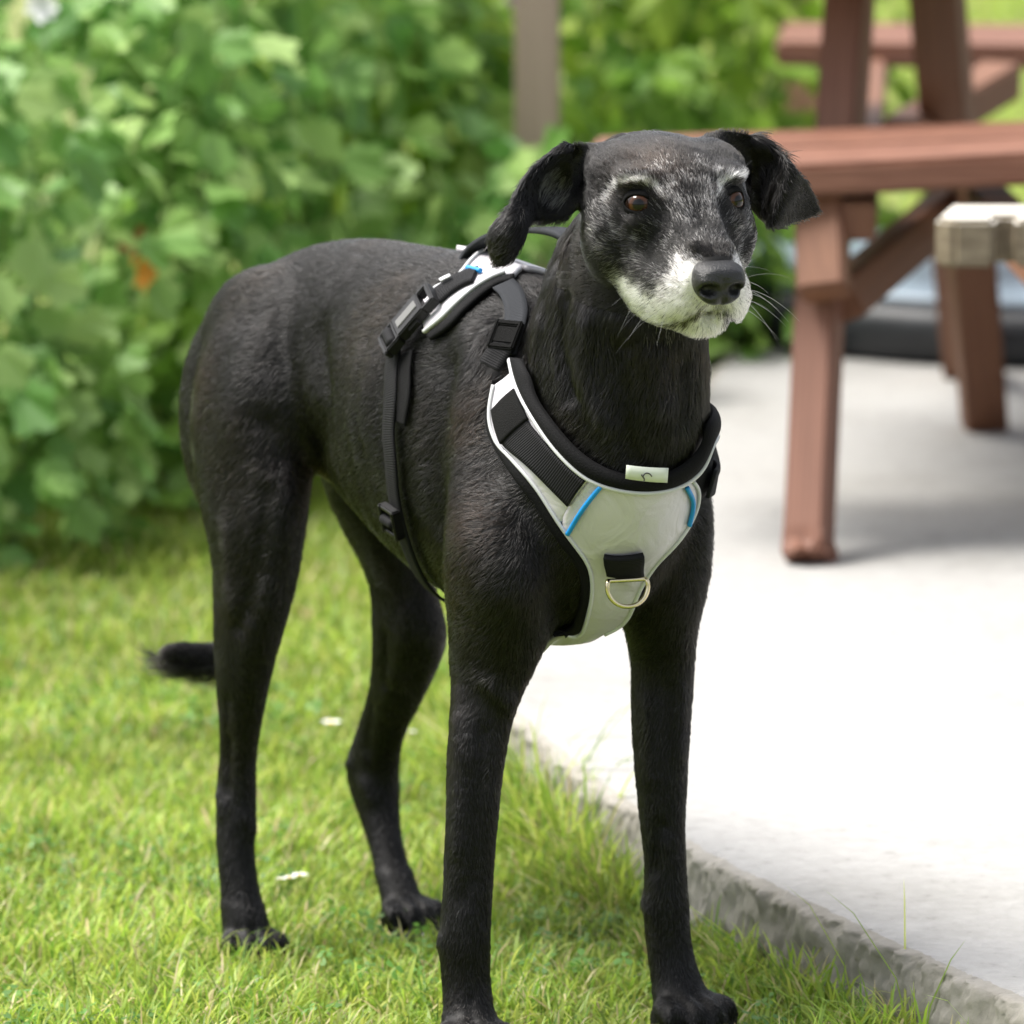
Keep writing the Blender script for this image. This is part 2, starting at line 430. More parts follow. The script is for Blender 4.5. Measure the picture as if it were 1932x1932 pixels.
def slab_obj(name, outline, th, mat, parent=None, bev=0.006):
    """top outline (3D points) extruded straight down"""
    bm = bmesh.new()
    t = [bm.verts.new(tuple(p)) for p in outline]; d = [bm.verts.new((p[0], p[1], p[2] - th)) for p in outline]
    bm.faces.new(t); bm.faces.new(d[::-1])
    for i in range(len(t)):
        j = (i + 1) % len(t); bm.faces.new((t[j], t[i], d[i], d[j]))
    bmesh.ops.recalc_face_normals(bm, faces=bm.faces)
    bmesh.ops.bevel(bm, geom=list(bm.edges), offset=bev, segments=2, affect='EDGES')
    return bm_obj(name, bm, mat, parent)
tabA = empty('picnic_table', at_z(1700, 1060, PZ))
tag(tabA, 'red-stained wooden picnic table with attached benches standing on the pale slab', 'picnic table')
# near bench: two boards
fl, fr_, bl, br_ = at_y(1118, 333, 7.50), at_y(2330, 267, 7.44), at_y(1118, 258, 7.86), at_y(2330, 213, 7.80)
for t0, t1 in ((0.0, 0.49), (0.51, 1.0)):
    q = [fl + (bl - fl) * t0, fr_ + (br_ - fr_) * t0, fr_ + (br_ - fr_) * t1, fl + (bl - fl) * t1]
    slab_obj('bench_board', q, 0.038, M_red, tabA)
# far bench
fl2, fr2, bl2, br2 = at_y(1462, 80, 9.22), at_y(2500, 92, 9.14), at_y(1478, 40, 9.56), at_y(2500, 52, 9.48)
for t0, t1 in ((0.0, 0.49), (0.51, 1.0)):
    q = [fl2 + (bl2 - fl2) * t0, fr2 + (br2 - fr2) * t0, fr2 + (br2 - fr2) * t1, fl2 + (bl2 - fl2) * t1]
    slab_obj('bench_board', q, 0.034, M_red, tabA)
# A-frame near the left end
lb, lt = at_z(1524, 1063, PZ), at_y(1608, -70, 7.74)
acr = (0.95, -0.30, 0)
lmid = at_y(1556, 372, 7.60)
beam('leg', lb, lmid, 0.048, 0.062, M_red, tabA, acr, ragged=0.006)
ub = at_y(1580, 330, 7.95); lt = at_y(1608, -70, 8.02)
beam('upright', ub, lt, 0.050, 0.066, M_red, tabA, acr)
fb = np.array([lb[0] + 0.30, 9.02, PZ]); ft = at_y(1762, -80, 8.35)
beam('leg', fb, ft, 0.062, 0.07, M_brown, tabA, acr)
cb0, cb1 = at_y(1612, 418, 7.50), at_y(1640, 130, 9.30)
beam('crossbeam', cb0, cb1, 0.050, 0.046, M_brown, tabA, (1, 0, 0))
beam('cleat', at_y(1556, 555, 7.47), at_y(1548, 372, 7.53), 0.056, 0.05, M_brown, tabA, acr)
beam('brace', at_y(1575, 575, 7.55), at_y(1800, 385, 8.05), 0.05, 0.058, M_brown, tabA, (0.4, 1, 0))
beam('brace', at_y(1700, 262, 8.5), at_y(1890, 150, 8.9), 0.05, 0.058, M_brown, tabA, (0.4, 1, 0))
# far end frame, its top, and the table top (above the frame of the photograph)
for dx in (1.15,):
    beam('leg', lb + [dx, -0.10, 0], lmid + [dx, -0.10, 0], 0.048, 0.062, M_red, tabA, acr)
    beam('upright', ub + [dx, -0.10, 0], lt + [dx, -0.10, 0], 0.050, 0.066, M_red, tabA, acr)
    beam('leg', fb + [dx, -0.10, 0], ft + [dx, -0.10, 0], 0.062, 0.07, M_brown, tabA, acr)
    beam('crossbeam', cb0 + [dx, -0.08, 0], cb1 + [dx, -0.08, 0], 0.050, 0.046, M_brown, tabA, (1, 0, 0))
zt = max(lt[2], ft[2]) + 0.045
for k in range(5):
    y0 = 7.86 + k * 0.152
    slab_obj('table_board', [np.array([0.16, y0, zt]), np.array([2.0, y0 - 0.12, zt]), np.array([2.0, y0 + 0.023, zt]), np.array([0.16, y0 + 0.143, zt])], 0.038, M_red, tabA)
# another table's leg seen past the far bench
tabB = empty('picnic_table', np.array([0.62, 10.6, 0]))
tag(tabB, 'dark brown picnic table farther back, only its leg seen beyond the far bench', 'picnic table')
zb0 = at_y(1527, -40, 10.3)
beam('leg', [zb0[0] + 0.02, 10.2, 0.0], [zb0[0] - 0.02, 10.5, 0.74], 0.06, 0.07, M_brown, tabB, acr)
beam('leg', [zb0[0] + 0.08, 11.5, 0.0], [zb0[0] + 0.02, 11.0, 0.74], 0.06, 0.07, M_brown, tabB, acr)
for k in range(5):
    y0 = 10.38 + k * 0.152
    slab_obj('table_board', [np.array([0.35, y0, .78]), np.array([1.9, y0, .78]), np.array([1.9, y0 + .145, .78]), np.array([0.35, y0 + .145, .78])], 0.038, M_brown, tabB)
for lx in (1.55,):
    beam('leg', [lx, 10.2, 0.0], [lx, 10.5, 0.74], 0.06, 0.07, M_brown, tabB, acr)
    beam('leg', [lx, 11.5, 0.0], [lx, 11.0, 0.74], 0.06, 0.07, M_brown, tabB, acr)
# weathered bench in front of it
bw = empty('wooden_bench', at_z(1858, 808, PZ))
tag(bw, 'weathered grey wooden bench with lichen, its chamfered end at the right edge', 'bench')
px = [(1764, 411, 6.98), (1792, 394, 7.11), (2400, 368, 7.11), (2400, 445, 6.96), (1916, 424, 6.96), (1912, 415, 7.01), (1880, 415, 7.01), (1876, 424, 6.96), (1800, 419, 6.96)]
zt2 = at_y(1764, 411, 6.98)[2]
ol = []
for u, v, y in px:
    p = at_y(u, v, y); ol.append(np.array([p[0], p[1], zt2]))
seat_o = slab_obj('bench_seat', ol, 0.052, M_grey, bw, 0.005)
ol2 = [np.array([p[0] * 1.0, p[1], zt2 + 0.0025]) for p in ol]
cen = np.mean(ol2, axis=0); 
seat_o.data.materials.append(M_pale_top)
for poly in seat_o.data.polygons:
    if poly.normal.z > 0.9: poly.material_index = 1  # upward-facing polygons get the paler timber
l0 = at_z(1858, 808, PZ); l1 = np.array([at_y(1812, 505, 7.35)[0], 7.14, zt2 - 0.05])
beam('leg', l0, [at_y(1818, 505, 8.1)[0], 8.1, zt2 - 0.06], 0.055, 0.05, M_brown, bw, (0.9, 0.3, 0))
beam('rail', [at_y(1818, 505, 8.1)[0], 8.12, zt2 - 0.075], [at_y(1818, 505, 8.1)[0] + 0.03, 7.03, zt2 - 0.075], 0.05, 0.045, M_brown, bw, (1, 0, 0))
beam('leg', [1.30, 6.98, PZ], [1.26, 7.04, zt2 - 0.055], 0.055, 0.05, M_brown, bw, (1, 0, 0))
beam('leg', [1.36, 8.4, PZ], [1.30, 8.1, zt2 - 0.055], 0.055, 0.05, M_brown, bw, (1, 0, 0))
beam('rail', [1.30, 8.12, zt2 - 0.075], [1.27, 7.03, zt2 - 0.075], 0.05, 0.045, M_brown, bw, (1, 0, 0))
# low dark tub with a blue-grey lid
tb = empty('covered_tub', np.array([0.83, 9.62, PZ])); tag(tb, 'low round dark tub with blue-grey lid behind the table legs', 'tub')
def disc_loft(name, prof, c, mat, parent, seg=64):
    V = [(c[0] + r_ * math.cos(j * 2 * math.pi / seg), c[1] + r_ * math.sin(j * 2 * math.pi / seg), c[2] + z) for r_, z in prof for j in range(seg)]
    F = [(k * seg + j, k * seg + (j + 1) % seg, (k + 1) * seg + (j + 1) % seg, (k + 1) * seg + j) for k in range(len(prof) - 1) for j in range(seg)]
    F += [tuple(range(seg))[::-1], tuple((len(prof) - 1) * seg + j for j in range(seg))]
    return mesh_obj(name, V, F, mat, parent, True)
disc_loft('tub_wall', [(0.53, 0.0), (0.56, 0.01), (0.575, 0.05), (0.57, 0.075), (0.55, 0.083)], (0.83, 9.62, PZ), simple('dark_plastic', (.018, .020, .024), 0.5, noise=0.3), tb)
disc_loft('lid', [(0.535, 0.0835), (0.535, 0.092), (0.52, 0.098), (0.3, 0.112), (0.12, 0.127), (0.02, 0.128)], (0.83, 9.62, PZ), simple('lid_blue_grey', (.22, .28, .34), 0.4, noise=0.15, nscale=6), tb)
# navy box at the right edge
nb = empty('storage_box', np.array([1.05, 10.1, 0])); tag(nb, 'dark navy storage box at the right edge behind the picnic benches', 'storage box')
beam('box_body', [1.06, 10.0, 0.0], [1.06, 10.0, 0.50], 0.36, 0.36, simple('navy', (.010, .014, .03), 0.45), nb, (1, 0, 0), 0.02)
beam('box_lid', [1.06, 10.0, 0.502], [1.06, 10.0, 0.54], 0.39, 0.39, simple('navy_lid', (.012, .016, .034), 0.4), nb, (1, 0, 0), 0.012)
# --- wooden post among the plants
po = tag(beam('wooden_post', np.array([0.034, 9.06, 0.0]), np.array([0.036, 9.06, 0.95]), 0.064, 0.064, wood('post_grey', (.27, .205, .155), (.39, .30, .23), (.48, .39, .31)), empty('t', (0, 0, 0)), (1, 0, 0)), 'grey weathered wooden post standing among the leafy plants', 'post')
tmp_e = po.parent; mw = WM(po); po.parent = None; po.matrix_parent_inverse = Matrix(); po.matrix_basis = mw; bpy.data.objects.remove(tmp_e)
# ================================================================== leafy plants behind the lawn
def leaf_mat(name, stops, trans=0.45):
    m, nt, b = mat_new(name)
    oi = N(nt, 'ShaderNodeObjectInfo'); at = N(nt, 'ShaderNodeAttribute', attribute_name='tone')
    ad = N(nt, 'ShaderNodeMath', operation='ADD'); nt.links.new(oi.outputs['Random'], ad.inputs[0]); nt.links.new(at.outputs['Fac'], ad.inputs[1])
    fr = N(nt, 'ShaderNodeMath', operation='FRACT'); nt.links.new(ad.outputs[0], fr.inputs[0])
    r_ = ramp(nt, stops, fr.outputs[0])
    nt.links.new(r_.outputs[0], b.inputs['Base Color']); b.inputs['Roughness'].default_value = 0.45
    tr = N(nt, 'ShaderNodeBsdfTranslucent'); nt.links.new(r_.outputs[0], tr.inputs['Color'])
    ms = N(nt, 'ShaderNodeMixShader'); ms.inputs[0].default_value = trans
    nt.links.new(b.outputs[0], ms.inputs[1]); nt.links.new(tr.outputs[0], ms.inputs[2]); nt.links.new(ms.outputs[0], nt.nodes['Material Output'].inputs[0])
    return m
M_leaf = [leaf_mat('leaf_sage', [(0.0, (.10, .25, .05)), (0.4, (.22, .40, .095)), (0.75, (.42, .58, .20)), (1.0, (.15, .31, .06))]),
          leaf_mat('leaf_mid', [(0.0, (.10, .22, .03)), (0.5, (.18, .33, .05)), (1.0, (.27, .43, .08))]),
          leaf_mat('leaf_bright', [(0.0, (.16, .31, .025)), (0.5, (.26, .42, .04)), (1.0, (.38, .50, .07))])]
M_stem = simple('stem', (.13, .20, .06), 0.6); M_twig = simple('twig', (.20, .13, .07), 0.7)
def lobed_leaf():
    out = []
    for k in range(31):
        a = -math.pi * 0.86 + k * (2 * math.pi * 0.86) / 30
        lob = 0.62 + 0.38 * abs(math.cos(a * 2.5)) ** 0.7 + 0.05 * math.cos(a * 17)
        r_ = 0.5 * lob * (1 - 0.16 * abs(a) / math.pi)
        out.append((r_ * math.sin(a), 0.42 + r_ * math.cos(a)))
    V = [(0, 0, 0)] + [(x, y, 0.10 * abs(x) - 0.22 * (y - 0.3) ** 2 + 0.03 * math.sin(9 * x + 7 * y)) for x, y in out]
    return np.array(V), np.array([(0, i + 1, i) for i in range(1, 31)])
def oval_leaf(asp=0.42):
    V, F = [], []
    n = 8
    for k in range(n + 1):
        t = k / n; w = asp * math.sin(math.pi * t ** 0.8) * 0.5 + 0.002
        for s in (-1, 0, 1): V.append((s * w, t, (abs(s) * w * 0.35) - 0.35 * (t - 0.25) ** 2 + 0.0))
    for k in range(n):
        for j in (0, 1):
            a = k * 3 + j; F += [(a, a + 1, a + 4), (a, a + 4, a + 3)]
    return np.array(V), np.array(F)
LEAF = [lobed_leaf(), oval_leaf(0.45), oval_leaf(0.30)]
LEAF_ME = {}
for k, (V, F) in enumerate(LEAF):
    for mi, m in enumerate(M_leaf):
        me = bpy.data.meshes.new('leaf'); me.from_pydata([tuple(map(float, p)) for p in V], [], [tuple(map(int, f)) for f in F]); me.materials.append(m); me.update()
        LEAF_ME[k, mi] = me
def leaf_frame(r_, out, up=0.6):
    """leaf lies roughly facing up and outwards"""
    nrm = norm(np.array([out[0] * 0.7 + r_.normal(0, .5), out[1] * 0.7 + r_.normal(0, .5), up + r_.normal(0, .35)]))
    d = norm(np.array([out[0] + r_.normal(0, .7), out[1] + r_.normal(0, .5), -0.35 + r_.normal(0, .35)])); d = norm(d - nrm * np.dot(d, nrm))
    return np.cross(d, nrm), d, nrm
PLANT_N = [0]
def plant(label, x, y, h, rad, kind, mat_i, size, n_out, n_in, seed, name='leafy_plant'):
    r_ = np.random.default_rng(seed)
    z0 = 0.0
    e = empty(name, (x, y, z0)); tag(e, label, 'plant', 'leafy plants behind the lawn')
    V0, F0 = LEAF[kind]; size *= 0.96; n_in = int(n_in * 1.25)
    # stems
    sv, sf = [], []
    tops = []
    for k in range(7):
        a = r_.random() * 6.28; rr = rad * (0.25 + 0.65 * r_.random()); hh = h * (0.6 + 0.4 * r_.random())
        pts = catmull([(x, y, z0), (x + math.cos(a) * rr * 0.35, y + math.sin(a) * rr * 0.35, z0 + hh * 0.5), (x + math.cos(a) * rr, y + math.sin(a) * rr, z0 + hh)], 5)
        b0 = len(sv)
        for q, p in enumerate(pts):
            w = 0.0045 * (1 - 0.6 * q / len(pts))
            for j in range(5): sv.append((p[0] + w * math.cos(j * 1.257), p[1] + w * math.sin(j * 1.257), p[2]))
        for q in range(len(pts) - 1):
            for j in range(5): sf.append((b0 + q * 5 + j, b0 + q * 5 + (j + 1) % 5, b0 + (q + 1) * 5 + (j + 1) % 5, b0 + (q + 1) * 5 + j))
    mesh_obj('stems', sv, sf, M_stem, e, True)
    def spot(shell):
        while True:
            q = r_.normal(0, 1, 3); q /= np.linalg.norm(q)
            zc = r_.random() ** 0.85
            prof = math.sin(math.pi * min(0.98, 0.22 + 0.74 * zc)) ** 0.6
            a = r_.random() * 6.28; k = shell * (0.85 + 0.25 * r_.random())
            p = np.array([x + math.cos(a) * rad * prof * k, y + math.sin(a) * rad * prof * k, z0 + 0.02 + h * zc])
            return p, np.array([math.cos(a), math.sin(a), 0]), a
    # inner mass of leaves, joined
    iv, jf, tone = [], [], []
    for k in range(n_in):
        p, o, a = spot(r_.random() ** 0.5 * 0.9); s = size * (0.6 + 0.6 * r_.random())
        X_, D_, Nn = leaf_frame(r_, o)
        iv.append(p + s * (V0[:, [0]] * X_ + V0[:, [1]] * D_ + V0[:, [2]] * Nn)); jf.append(F0 + k * len(V0)); tone.append(np.full(len(V0), r_.random()))
    fo = mesh_obj('foliage', np.vstack(iv), np.vstack(jf), M_leaf[mat_i], e); fo['kind'] = 'stuff'
    at = fo.data.attributes.new('tone', 'FLOAT', 'POINT'); at.data.foreach_set('value', np.concatenate(tone).astype(np.float32))
    # outer leaves, each its own piece
    k = 0
    while k < n_out:
        p, o, a = spot(1.0)
        if o[1] > 0.35: continue                       # the far side is not seen
        s = size * (0.7 + 0.7 * r_.random()); X_, D_, Nn = leaf_frame(r_, o)
        lo = bpy.data.objects.new('leaf', LEAF_ME[kind, mat_i]); C.objects.link(lo)
        Mx = Matrix(((X_[0] * s, D_[0] * s, Nn[0] * s, p[0]), (X_[1] * s, D_[1] * s, Nn[1] * s, p[1]), (X_[2] * s, D_[2] * s, Nn[2] * s, p[2]), (0, 0, 0, 1)))
        lo.parent = e; lo.matrix_parent_inverse = Matrix.Translation((-x, -y, -z0)); lo.matrix_basis = Mx
        k += 1
    return e
PL = [  # label, x, y, h, rad, kind, material, leaf size, outer, inner
    ('pale sage-green lobed plant at the left edge, spilling over the lawn', -0.70, 8.12, 0.62, 0.26, 0, 0, 0.062, 110, 190),
    ('low pale lobed-leaf clump at the lawn edge, farthest left', -0.62, 7.98, 0.26, 0.17, 0, 0, 0.065, 45, 90),
    ('pale lobed-leaf plant with the orange withered leaf at its foot', -0.46, 8.50, 0.66, 0.25, 0, 0, 0.062, 115, 200),
    ('low dark green clump at the lawn edge left of the dog rump', -0.44, 8.42, 0.24, 0.15, 0, 1, 0.06, 40, 80),
    ('sage plant just above the dog rump, lobed leaves', -0.30, 8.92, 0.72, 0.25, 0, 0, 0.065, 100, 200),
    ('broad oval-leaved bright green shrub behind the dog back, top left', -0.20, 9.55, 1.05, 0.26, 1, 2, 0.12, 60, 160),
    ('mid green plant just left of the wooden post, behind the dog back', -0.14, 9.30, 0.62, 0.16, 0, 1, 0.06, 70, 160),
    ('low leafy clump at the foot of the wooden post', 0.04, 8.84, 0.40, 0.17, 0, 0, 0.055, 80, 150),
    ('tall pale plant filling the top left corner', -0.60, 8.75, 0.95, 0.30, 0, 0, 0.068, 120, 220),
    ('dark leafy plant behind the tall pale one in the top left', -0.42, 9.25, 1.0, 0.28, 1, 1, 0.10, 60, 180),
    ('bright yellow-green plant right of the wooden post', 0.20, 9.95, 0.92, 0.24, 1, 2, 0.09, 70, 170),
    ('mid green low plant behind the dog head', 0.20, 9.45, 0.48, 0.17, 0, 1, 0.065, 60, 140),
    ('light green plant between dog head and table leg', 0.33, 10.0, 0.74, 0.22, 0, 2, 0.07, 70, 160),
    ('dark green low plant under the bench beside the dog muzzle', 0.31, 9.30, 0.30, 0.16, 1, 1, 0.07, 50, 110),
    ('yellow-green plant behind the far bench end, top centre right', 0.40, 10.7, 0.85, 0.25, 1, 2, 0.10, 60, 150),
    ('large dark shrub beyond the left frame edge', -1.15, 7.70, 0.75, 0.35, 0, 1, 0.08, 60, 200),
    ('broad shrub far outside the left edge of the picture', -1.65, 7.55, 0.8, 0.38, 0, 0, 0.07, 60, 220),
    ('tall shrub behind the shrubs left of the picture', -1.15, 8.5, 1.0, 0.40, 0, 1, 0.08, 60, 240),
    ('dark tall shrub closing the gap behind the sage plants', -0.15, 10.1, 1.15, 0.40, 1, 1, 0.11, 60, 220),
    ('dark shrub behind the wooden post', 0.10, 10.6, 1.1, 0.38, 1, 1, 0.11, 60, 220),
]
if DEV != '2' and DEV != '1':
    for k, a in enumerate(PL): plant(a[0], *a[1:], seed=100 + k)
# a few odd things among them
M_orange = simple('orange_petal', (.72, .30, .03), 0.6); M_russet = simple('russet_leaf', (.28, .10, .03), 0.7); M_mauve = simple('mauve_petal', (.50, .28, .55), 0.6)
def blossom(name, label, cat, u, v, y, r0, mat, n=6, seed=0):
    p = at_y(u, v, y); rr = random.Random(seed)
    bm = bmesh.new()
    for k in range(n):
        a = k * 6.283 / n + rr.uniform(-.2, .2); up = rr.uniform(0.1, 0.7)
        ax = np.array([math.cos(a), -0.5 * rr.random(), math.sin(a)]); ax = norm(ax); sd_ = norm(np.cross(ax, [0.2, -1, 0.3]))
        q = [p, p + ax * r0 * .5 + sd_ * r0 * .35, p + ax * r0 + sd_ * r0 * .15 - np.array([0, up, 0]) * r0 * .3, p + ax * r0 - sd_ * r0 * .15 - np.array([0, up, 0]) * r0 * .3, p + ax * r0 * .5 - sd_ * r0 * .35]
        bm.faces.new([bm.verts.new(tuple(x)) for x in q])
    o = bm_obj(name, bm, mat); so = o.modifiers.new('s', 'SOLIDIFY'); so.thickness = 0.001
    tag(o, label, cat); return o
blossom('withered_flower', 'orange withered flower low among the pale lobed leaves', 'flower', 285, 512, 8.18, 0.030, M_orange, 7, 1)
blossom('withered_leaf', 'russet withered leaf just above the orange flower', 'leaf', 262, 462, 8.20, 0.026, M_russet, 4, 2)
blossom('mauve_flower', 'pale mauve flower in front of the wooden post top', 'flower', 982, 2, 9.4, 0.022, M_mauve, 6, 3)
blossom('white_flower', 'small white flower head in the top left corner', 'flower', 78, 12, 8.3, 0.022, M_petal, 7, 4)
# ================================================================== the dog
HEAD_YAW = R(27)
DO = np.array([0.057, 5.363])                       # ground point between the front paws
DF = np.array([math.sin(HEAD_YAW), -math.cos(HEAD_YAW), 0.0])   # where the body points
DL = np.array([math.cos(HEAD_YAW), math.sin(HEAD_YAW), 0.0])    # the dog's left
UP = np.array([0, 0, 1.0])
def dog(a, b, z):
    return np.array([DO[0], DO[1], 0]) + DF * a + DL * b + UP * z
def PA(u, v, a):                                    # pixel ray meets the plane 'a' metres ahead of the front paws
    d = ray(u, v); o = dog(a, 0, 0)
    return CAMP + d * (np.dot(o - CAMP, DF) / np.dot(d, DF))
def PB(u, v, b):                                    # pixel ray meets the plane 'b' metres left of the midline
    d = ray(u, v); o = dog(0, b, 0)
    return CAMP + d * (np.dot(o - CAMP, DL) / np.dot(d, DL))
def pxm(p):                                         # pixels per metre at a point
    q = p - CAMP; return FPX / (q[1] * cp - q[2] * sp)

# head frame: origin midway between the eyes
HY, HP_ = R(18), R(12)
h0 = np.array([math.sin(HY), -math.cos(HY), 0.0])
HLv = np.array([math.cos(HY), math.sin(HY), 0.0])
HFv = h0 * math.cos(HP_) - UP * math.sin(HP_)
HUv = h0 * math.sin(HP_) + UP * math.cos(HP_)
HO = PA(1293, 379, 0.19)
def head(L, F, U): return HO + HLv * L + HFv * F + HUv * U
def to_head(P):
    q = P - HO
    return np.stack([q @ HLv, q @ HFv, q @ HUv], -1)
def HPx(u, v, F):                                   # pixel ray meets the head plane F metres ahead of the eyes
    d = ray(u, v); o = HO + HFv * F
    return CAMP + d * (np.dot(o - CAMP, HFv) / np.dot(d, HFv))

PV, PFc = [], []                                    # pieces that the skin is grown round
def add_piece(v, f):
    b = sum(len(x) for x in PV)
    PV.append(np.asarray(v)); PFc.extend([tuple(i + b for i in q) for q in f])
def loft(rows, sub=6, seg=28, cap=True):
    """rows: (cx,cy,cz, ax(3) half-axis vector, bx(3) half-axis vector)"""
    A = catmull(np.array(rows, float), sub)
    c, ax, bx = A[:, 0:3], A[:, 3:6], A[:, 6:9]
    if cap:
        def ends(c0, a0, b0, t):
            e = min(np.linalg.norm(a0), np.linalg.norm(b0))
            out = []
            for q in (30, 55, 75, 86):
                s, k = math.sin(R(q)), math.cos(R(q))
                out.append((c0 + t * e * s * 0.8, a0 * k, b0 * k))
            return out
        t0, t1 = norm(c[0] - c[1]), norm(c[-1] - c[-2])
        pre = ends(c[0], ax[0], bx[0], t0)[::-1]; post = ends(c[-1], ax[-1], bx[-1], t1)
        c = np.vstack([[x[0] for x in pre], c, [x[0] for x in post]])
        ax = np.vstack([[x[1] for x in pre], ax, [x[1] for x in post]])
        bx = np.vstack([[x[2] for x in pre], bx, [x[2] for x in post]])
    th = np.linspace(0, 2 * np.pi, seg, endpoint=False)
    V = c[:, None, :] + ax[:, None, :] * np.cos(th)[None, :, None] + bx[:, None, :] * np.sin(th)[None, :, None]
    n = len(c); f = []
    for i in range(n - 1):
        for j in range(seg):
            k = (j + 1) % seg
            f.append((i * seg + j, i * seg + k, (i + 1) * seg + k, (i + 1) * seg + j))
    f.append(tuple(range(seg))[::-1]); f.append(tuple((n - 1) * seg + j for j in range(seg)))
    V = V.reshape(-1, 3)
    vol = np.dot(np.cross(V[f[0][1]] - V[f[0][0]], V[f[0][2]] - V[f[0][0]]), V[f[0][0]] - c[0])
    if vol < 0: f = [q[::-1] for q in f]
    return V, f
def row(c, a, b): return np.concatenate([c, a, b])
def ellipsoid(c, a, b, d, nu=20, nv=12):
    V, F = [], []
    for i in range(nv + 1):
        ph = np.pi * i / nv
        for j in range(nu):
            th = 2 * np.pi * j / nu
            V.append(c + a * math.sin(ph) * math.cos(th) + b * math.sin(ph) * math.sin(th) + d * math.cos(ph))
    for i in range(nv):
        for j in range(nu):
            k = (j + 1) % nu
            F.append((i * nu + j, (i + 1) * nu + j, (i + 1) * nu + k, i * nu + k))
    return np.array(V), F

# --- trunk (a, z top, z bottom, half width)
trunk = [(0.085, 0.550, 0.430, 0.050), (0.055, 0.590, 0.385, 0.078), (0.0, 0.615, 0.355, 0.094), (-0.07, 0.646, 0.347, 0.100),
         (-0.15, 0.655, 0.355, 0.103), (-0.24, 0.656, 0.372, 0.100), (-0.32, 0.654, 0.395, 0.090), (-0.40, 0.651, 0.420, 0.080),
         (-0.47, 0.642, 0.430, 0.080), (-0.53, 0.626, 0.440, 0.082), (-0.585, 0.596, 0.450, 0.074), (-0.625, 0.555, 0.470, 0.056)]
rows = []
for a, zt, zb, w in trunk:
    rows.append(row(dog(a, 0, (zt + zb) / 2), DL * w, UP * (zt - zb) / 2))
add_piece(*loft(rows))
# --- neck: pixel centre, projected half width, a, thickness lateral / along
def leg_rows(L, tilt=None):
    out = []
    for (u, v, hw, a, k) in L:
        c = PA(u, v, a); w = hw / pxm(c)
        rl = w / math.sqrt((0.454 * k) ** 2 + 0.891 ** 2)
        out.append((c, rl, rl * k))
    return out
nk = [(1150, 930, 175, 0.035, 1.1), (1150, 850, 186, 0.035, 1.25), (1158, 750, 176, 0.045, 1.5), (1168, 650, 165, 0.058, 1.5),
      (1180, 560, 150, 0.075, 1.45), (1205, 470, 135, 0.095, 1.3), (1235, 400, 118, 0.12, 1.2)]
rows = []
LR = leg_rows(nk)
for i, (c, rl, rf) in enumerate(LR):
    t = norm(LR[min(i + 1, len(LR) - 1)][0] - LR[max(i - 1, 0)][0])
    fa = norm(np.cross(DL, t)); fa = norm(fa * 0.45 + DF * 0.55 * np.sign(np.dot(fa, DF))) if np.dot(fa, DF) > 0 else norm(-fa * 0.45 + DF * 0.55)
    rows.append(row(c, DL * rl, fa * rf))
add_piece(*loft(rows))
# --- legs
def leg(L, sub=5):
    add_piece(*loft([row(c, DL * rl, DF * rf) for c, rl, rf in leg_rows(L)], sub=sub))
FR = [(930, 740, 60, -0.05, 1.5), (938, 850, 85, -0.025, 1.4), (946, 950, 103, 0.0, 1.35), (948, 1040, 111, 0.01, 1.35), (945, 1110, 108, 0.008, 1.4), (943, 1180, 98, -0.003, 1.45), (932, 1240, 85, -0.012, 1.5),
      (920, 1300, 70, -0.015, 1.45), (909, 1350, 63, -0.012, 1.35), (898, 1430, 57, -0.006, 1.3), (890, 1550, 52, 0.0, 1.2),
      (884, 1650, 50, 0.002, 1.12), (880, 1720, 50, 0.003, 1.1), (876, 1780, 52, 0.004, 1.1), (878, 1835, 49, 0.004, 1.05), (884, 1900, 51, 0.012, 1.05), (888, 1950, 54, 0.025, 1.1), (890, 1975, 54, 0.03, 1.2)]
FL = [(1255, 780, 60, -0.03, 1.4), (1262, 880, 72, -0.01, 1.35), (1266, 980, 80, 0.01, 1.35), (1258, 1080, 82, 0.008, 1.4), (1246, 1170, 74, 0.0, 1.45), (1250, 1240, 62, -0.012, 1.5),
      (1248, 1320, 60, -0.012, 1.4), (1247, 1430, 54, -0.006, 1.3), (1250, 1550, 46, 0.0, 1.2), (1256, 1640, 42.5, 0.002, 1.12),
      (1257, 1700, 46, 0.003, 1.12), (1259, 1755, 46, 0.003, 1.08), (1266, 1805, 47, 0.006, 1.05), (1280, 1860, 52, 0.015, 1.1), (1292, 1905, 57, 0.025, 1.2), (1296, 1930, 57, 0.03, 1.2)]
HR = [(490, 640, 95, -0.47, 1.9), (480, 710, 112, -0.47, 2.0), (473, 800, 117, -0.47, 2.0), (476, 900, 113, -0.465, 2.0), (479, 980, 101, -0.455, 1.9), (483, 1060, 85, -0.45, 1.75),
      (474, 1150, 74, -0.455, 1.65), (461, 1250, 59, -0.465, 1.55), (455, 1340, 46, -0.475, 1.5), (449, 1430, 38, -0.485, 1.5),
      (446, 1495, 41, -0.49, 1.6), (446, 1540, 41, -0.487, 1.5), (444, 1600, 39, -0.482, 1.25), (453, 1680, 40, -0.47, 1.15), (463, 1740, 45, -0.46, 1.15), (471, 1790, 50, -0.45, 1.25), (474, 1820, 50, -0.445, 1.3)]
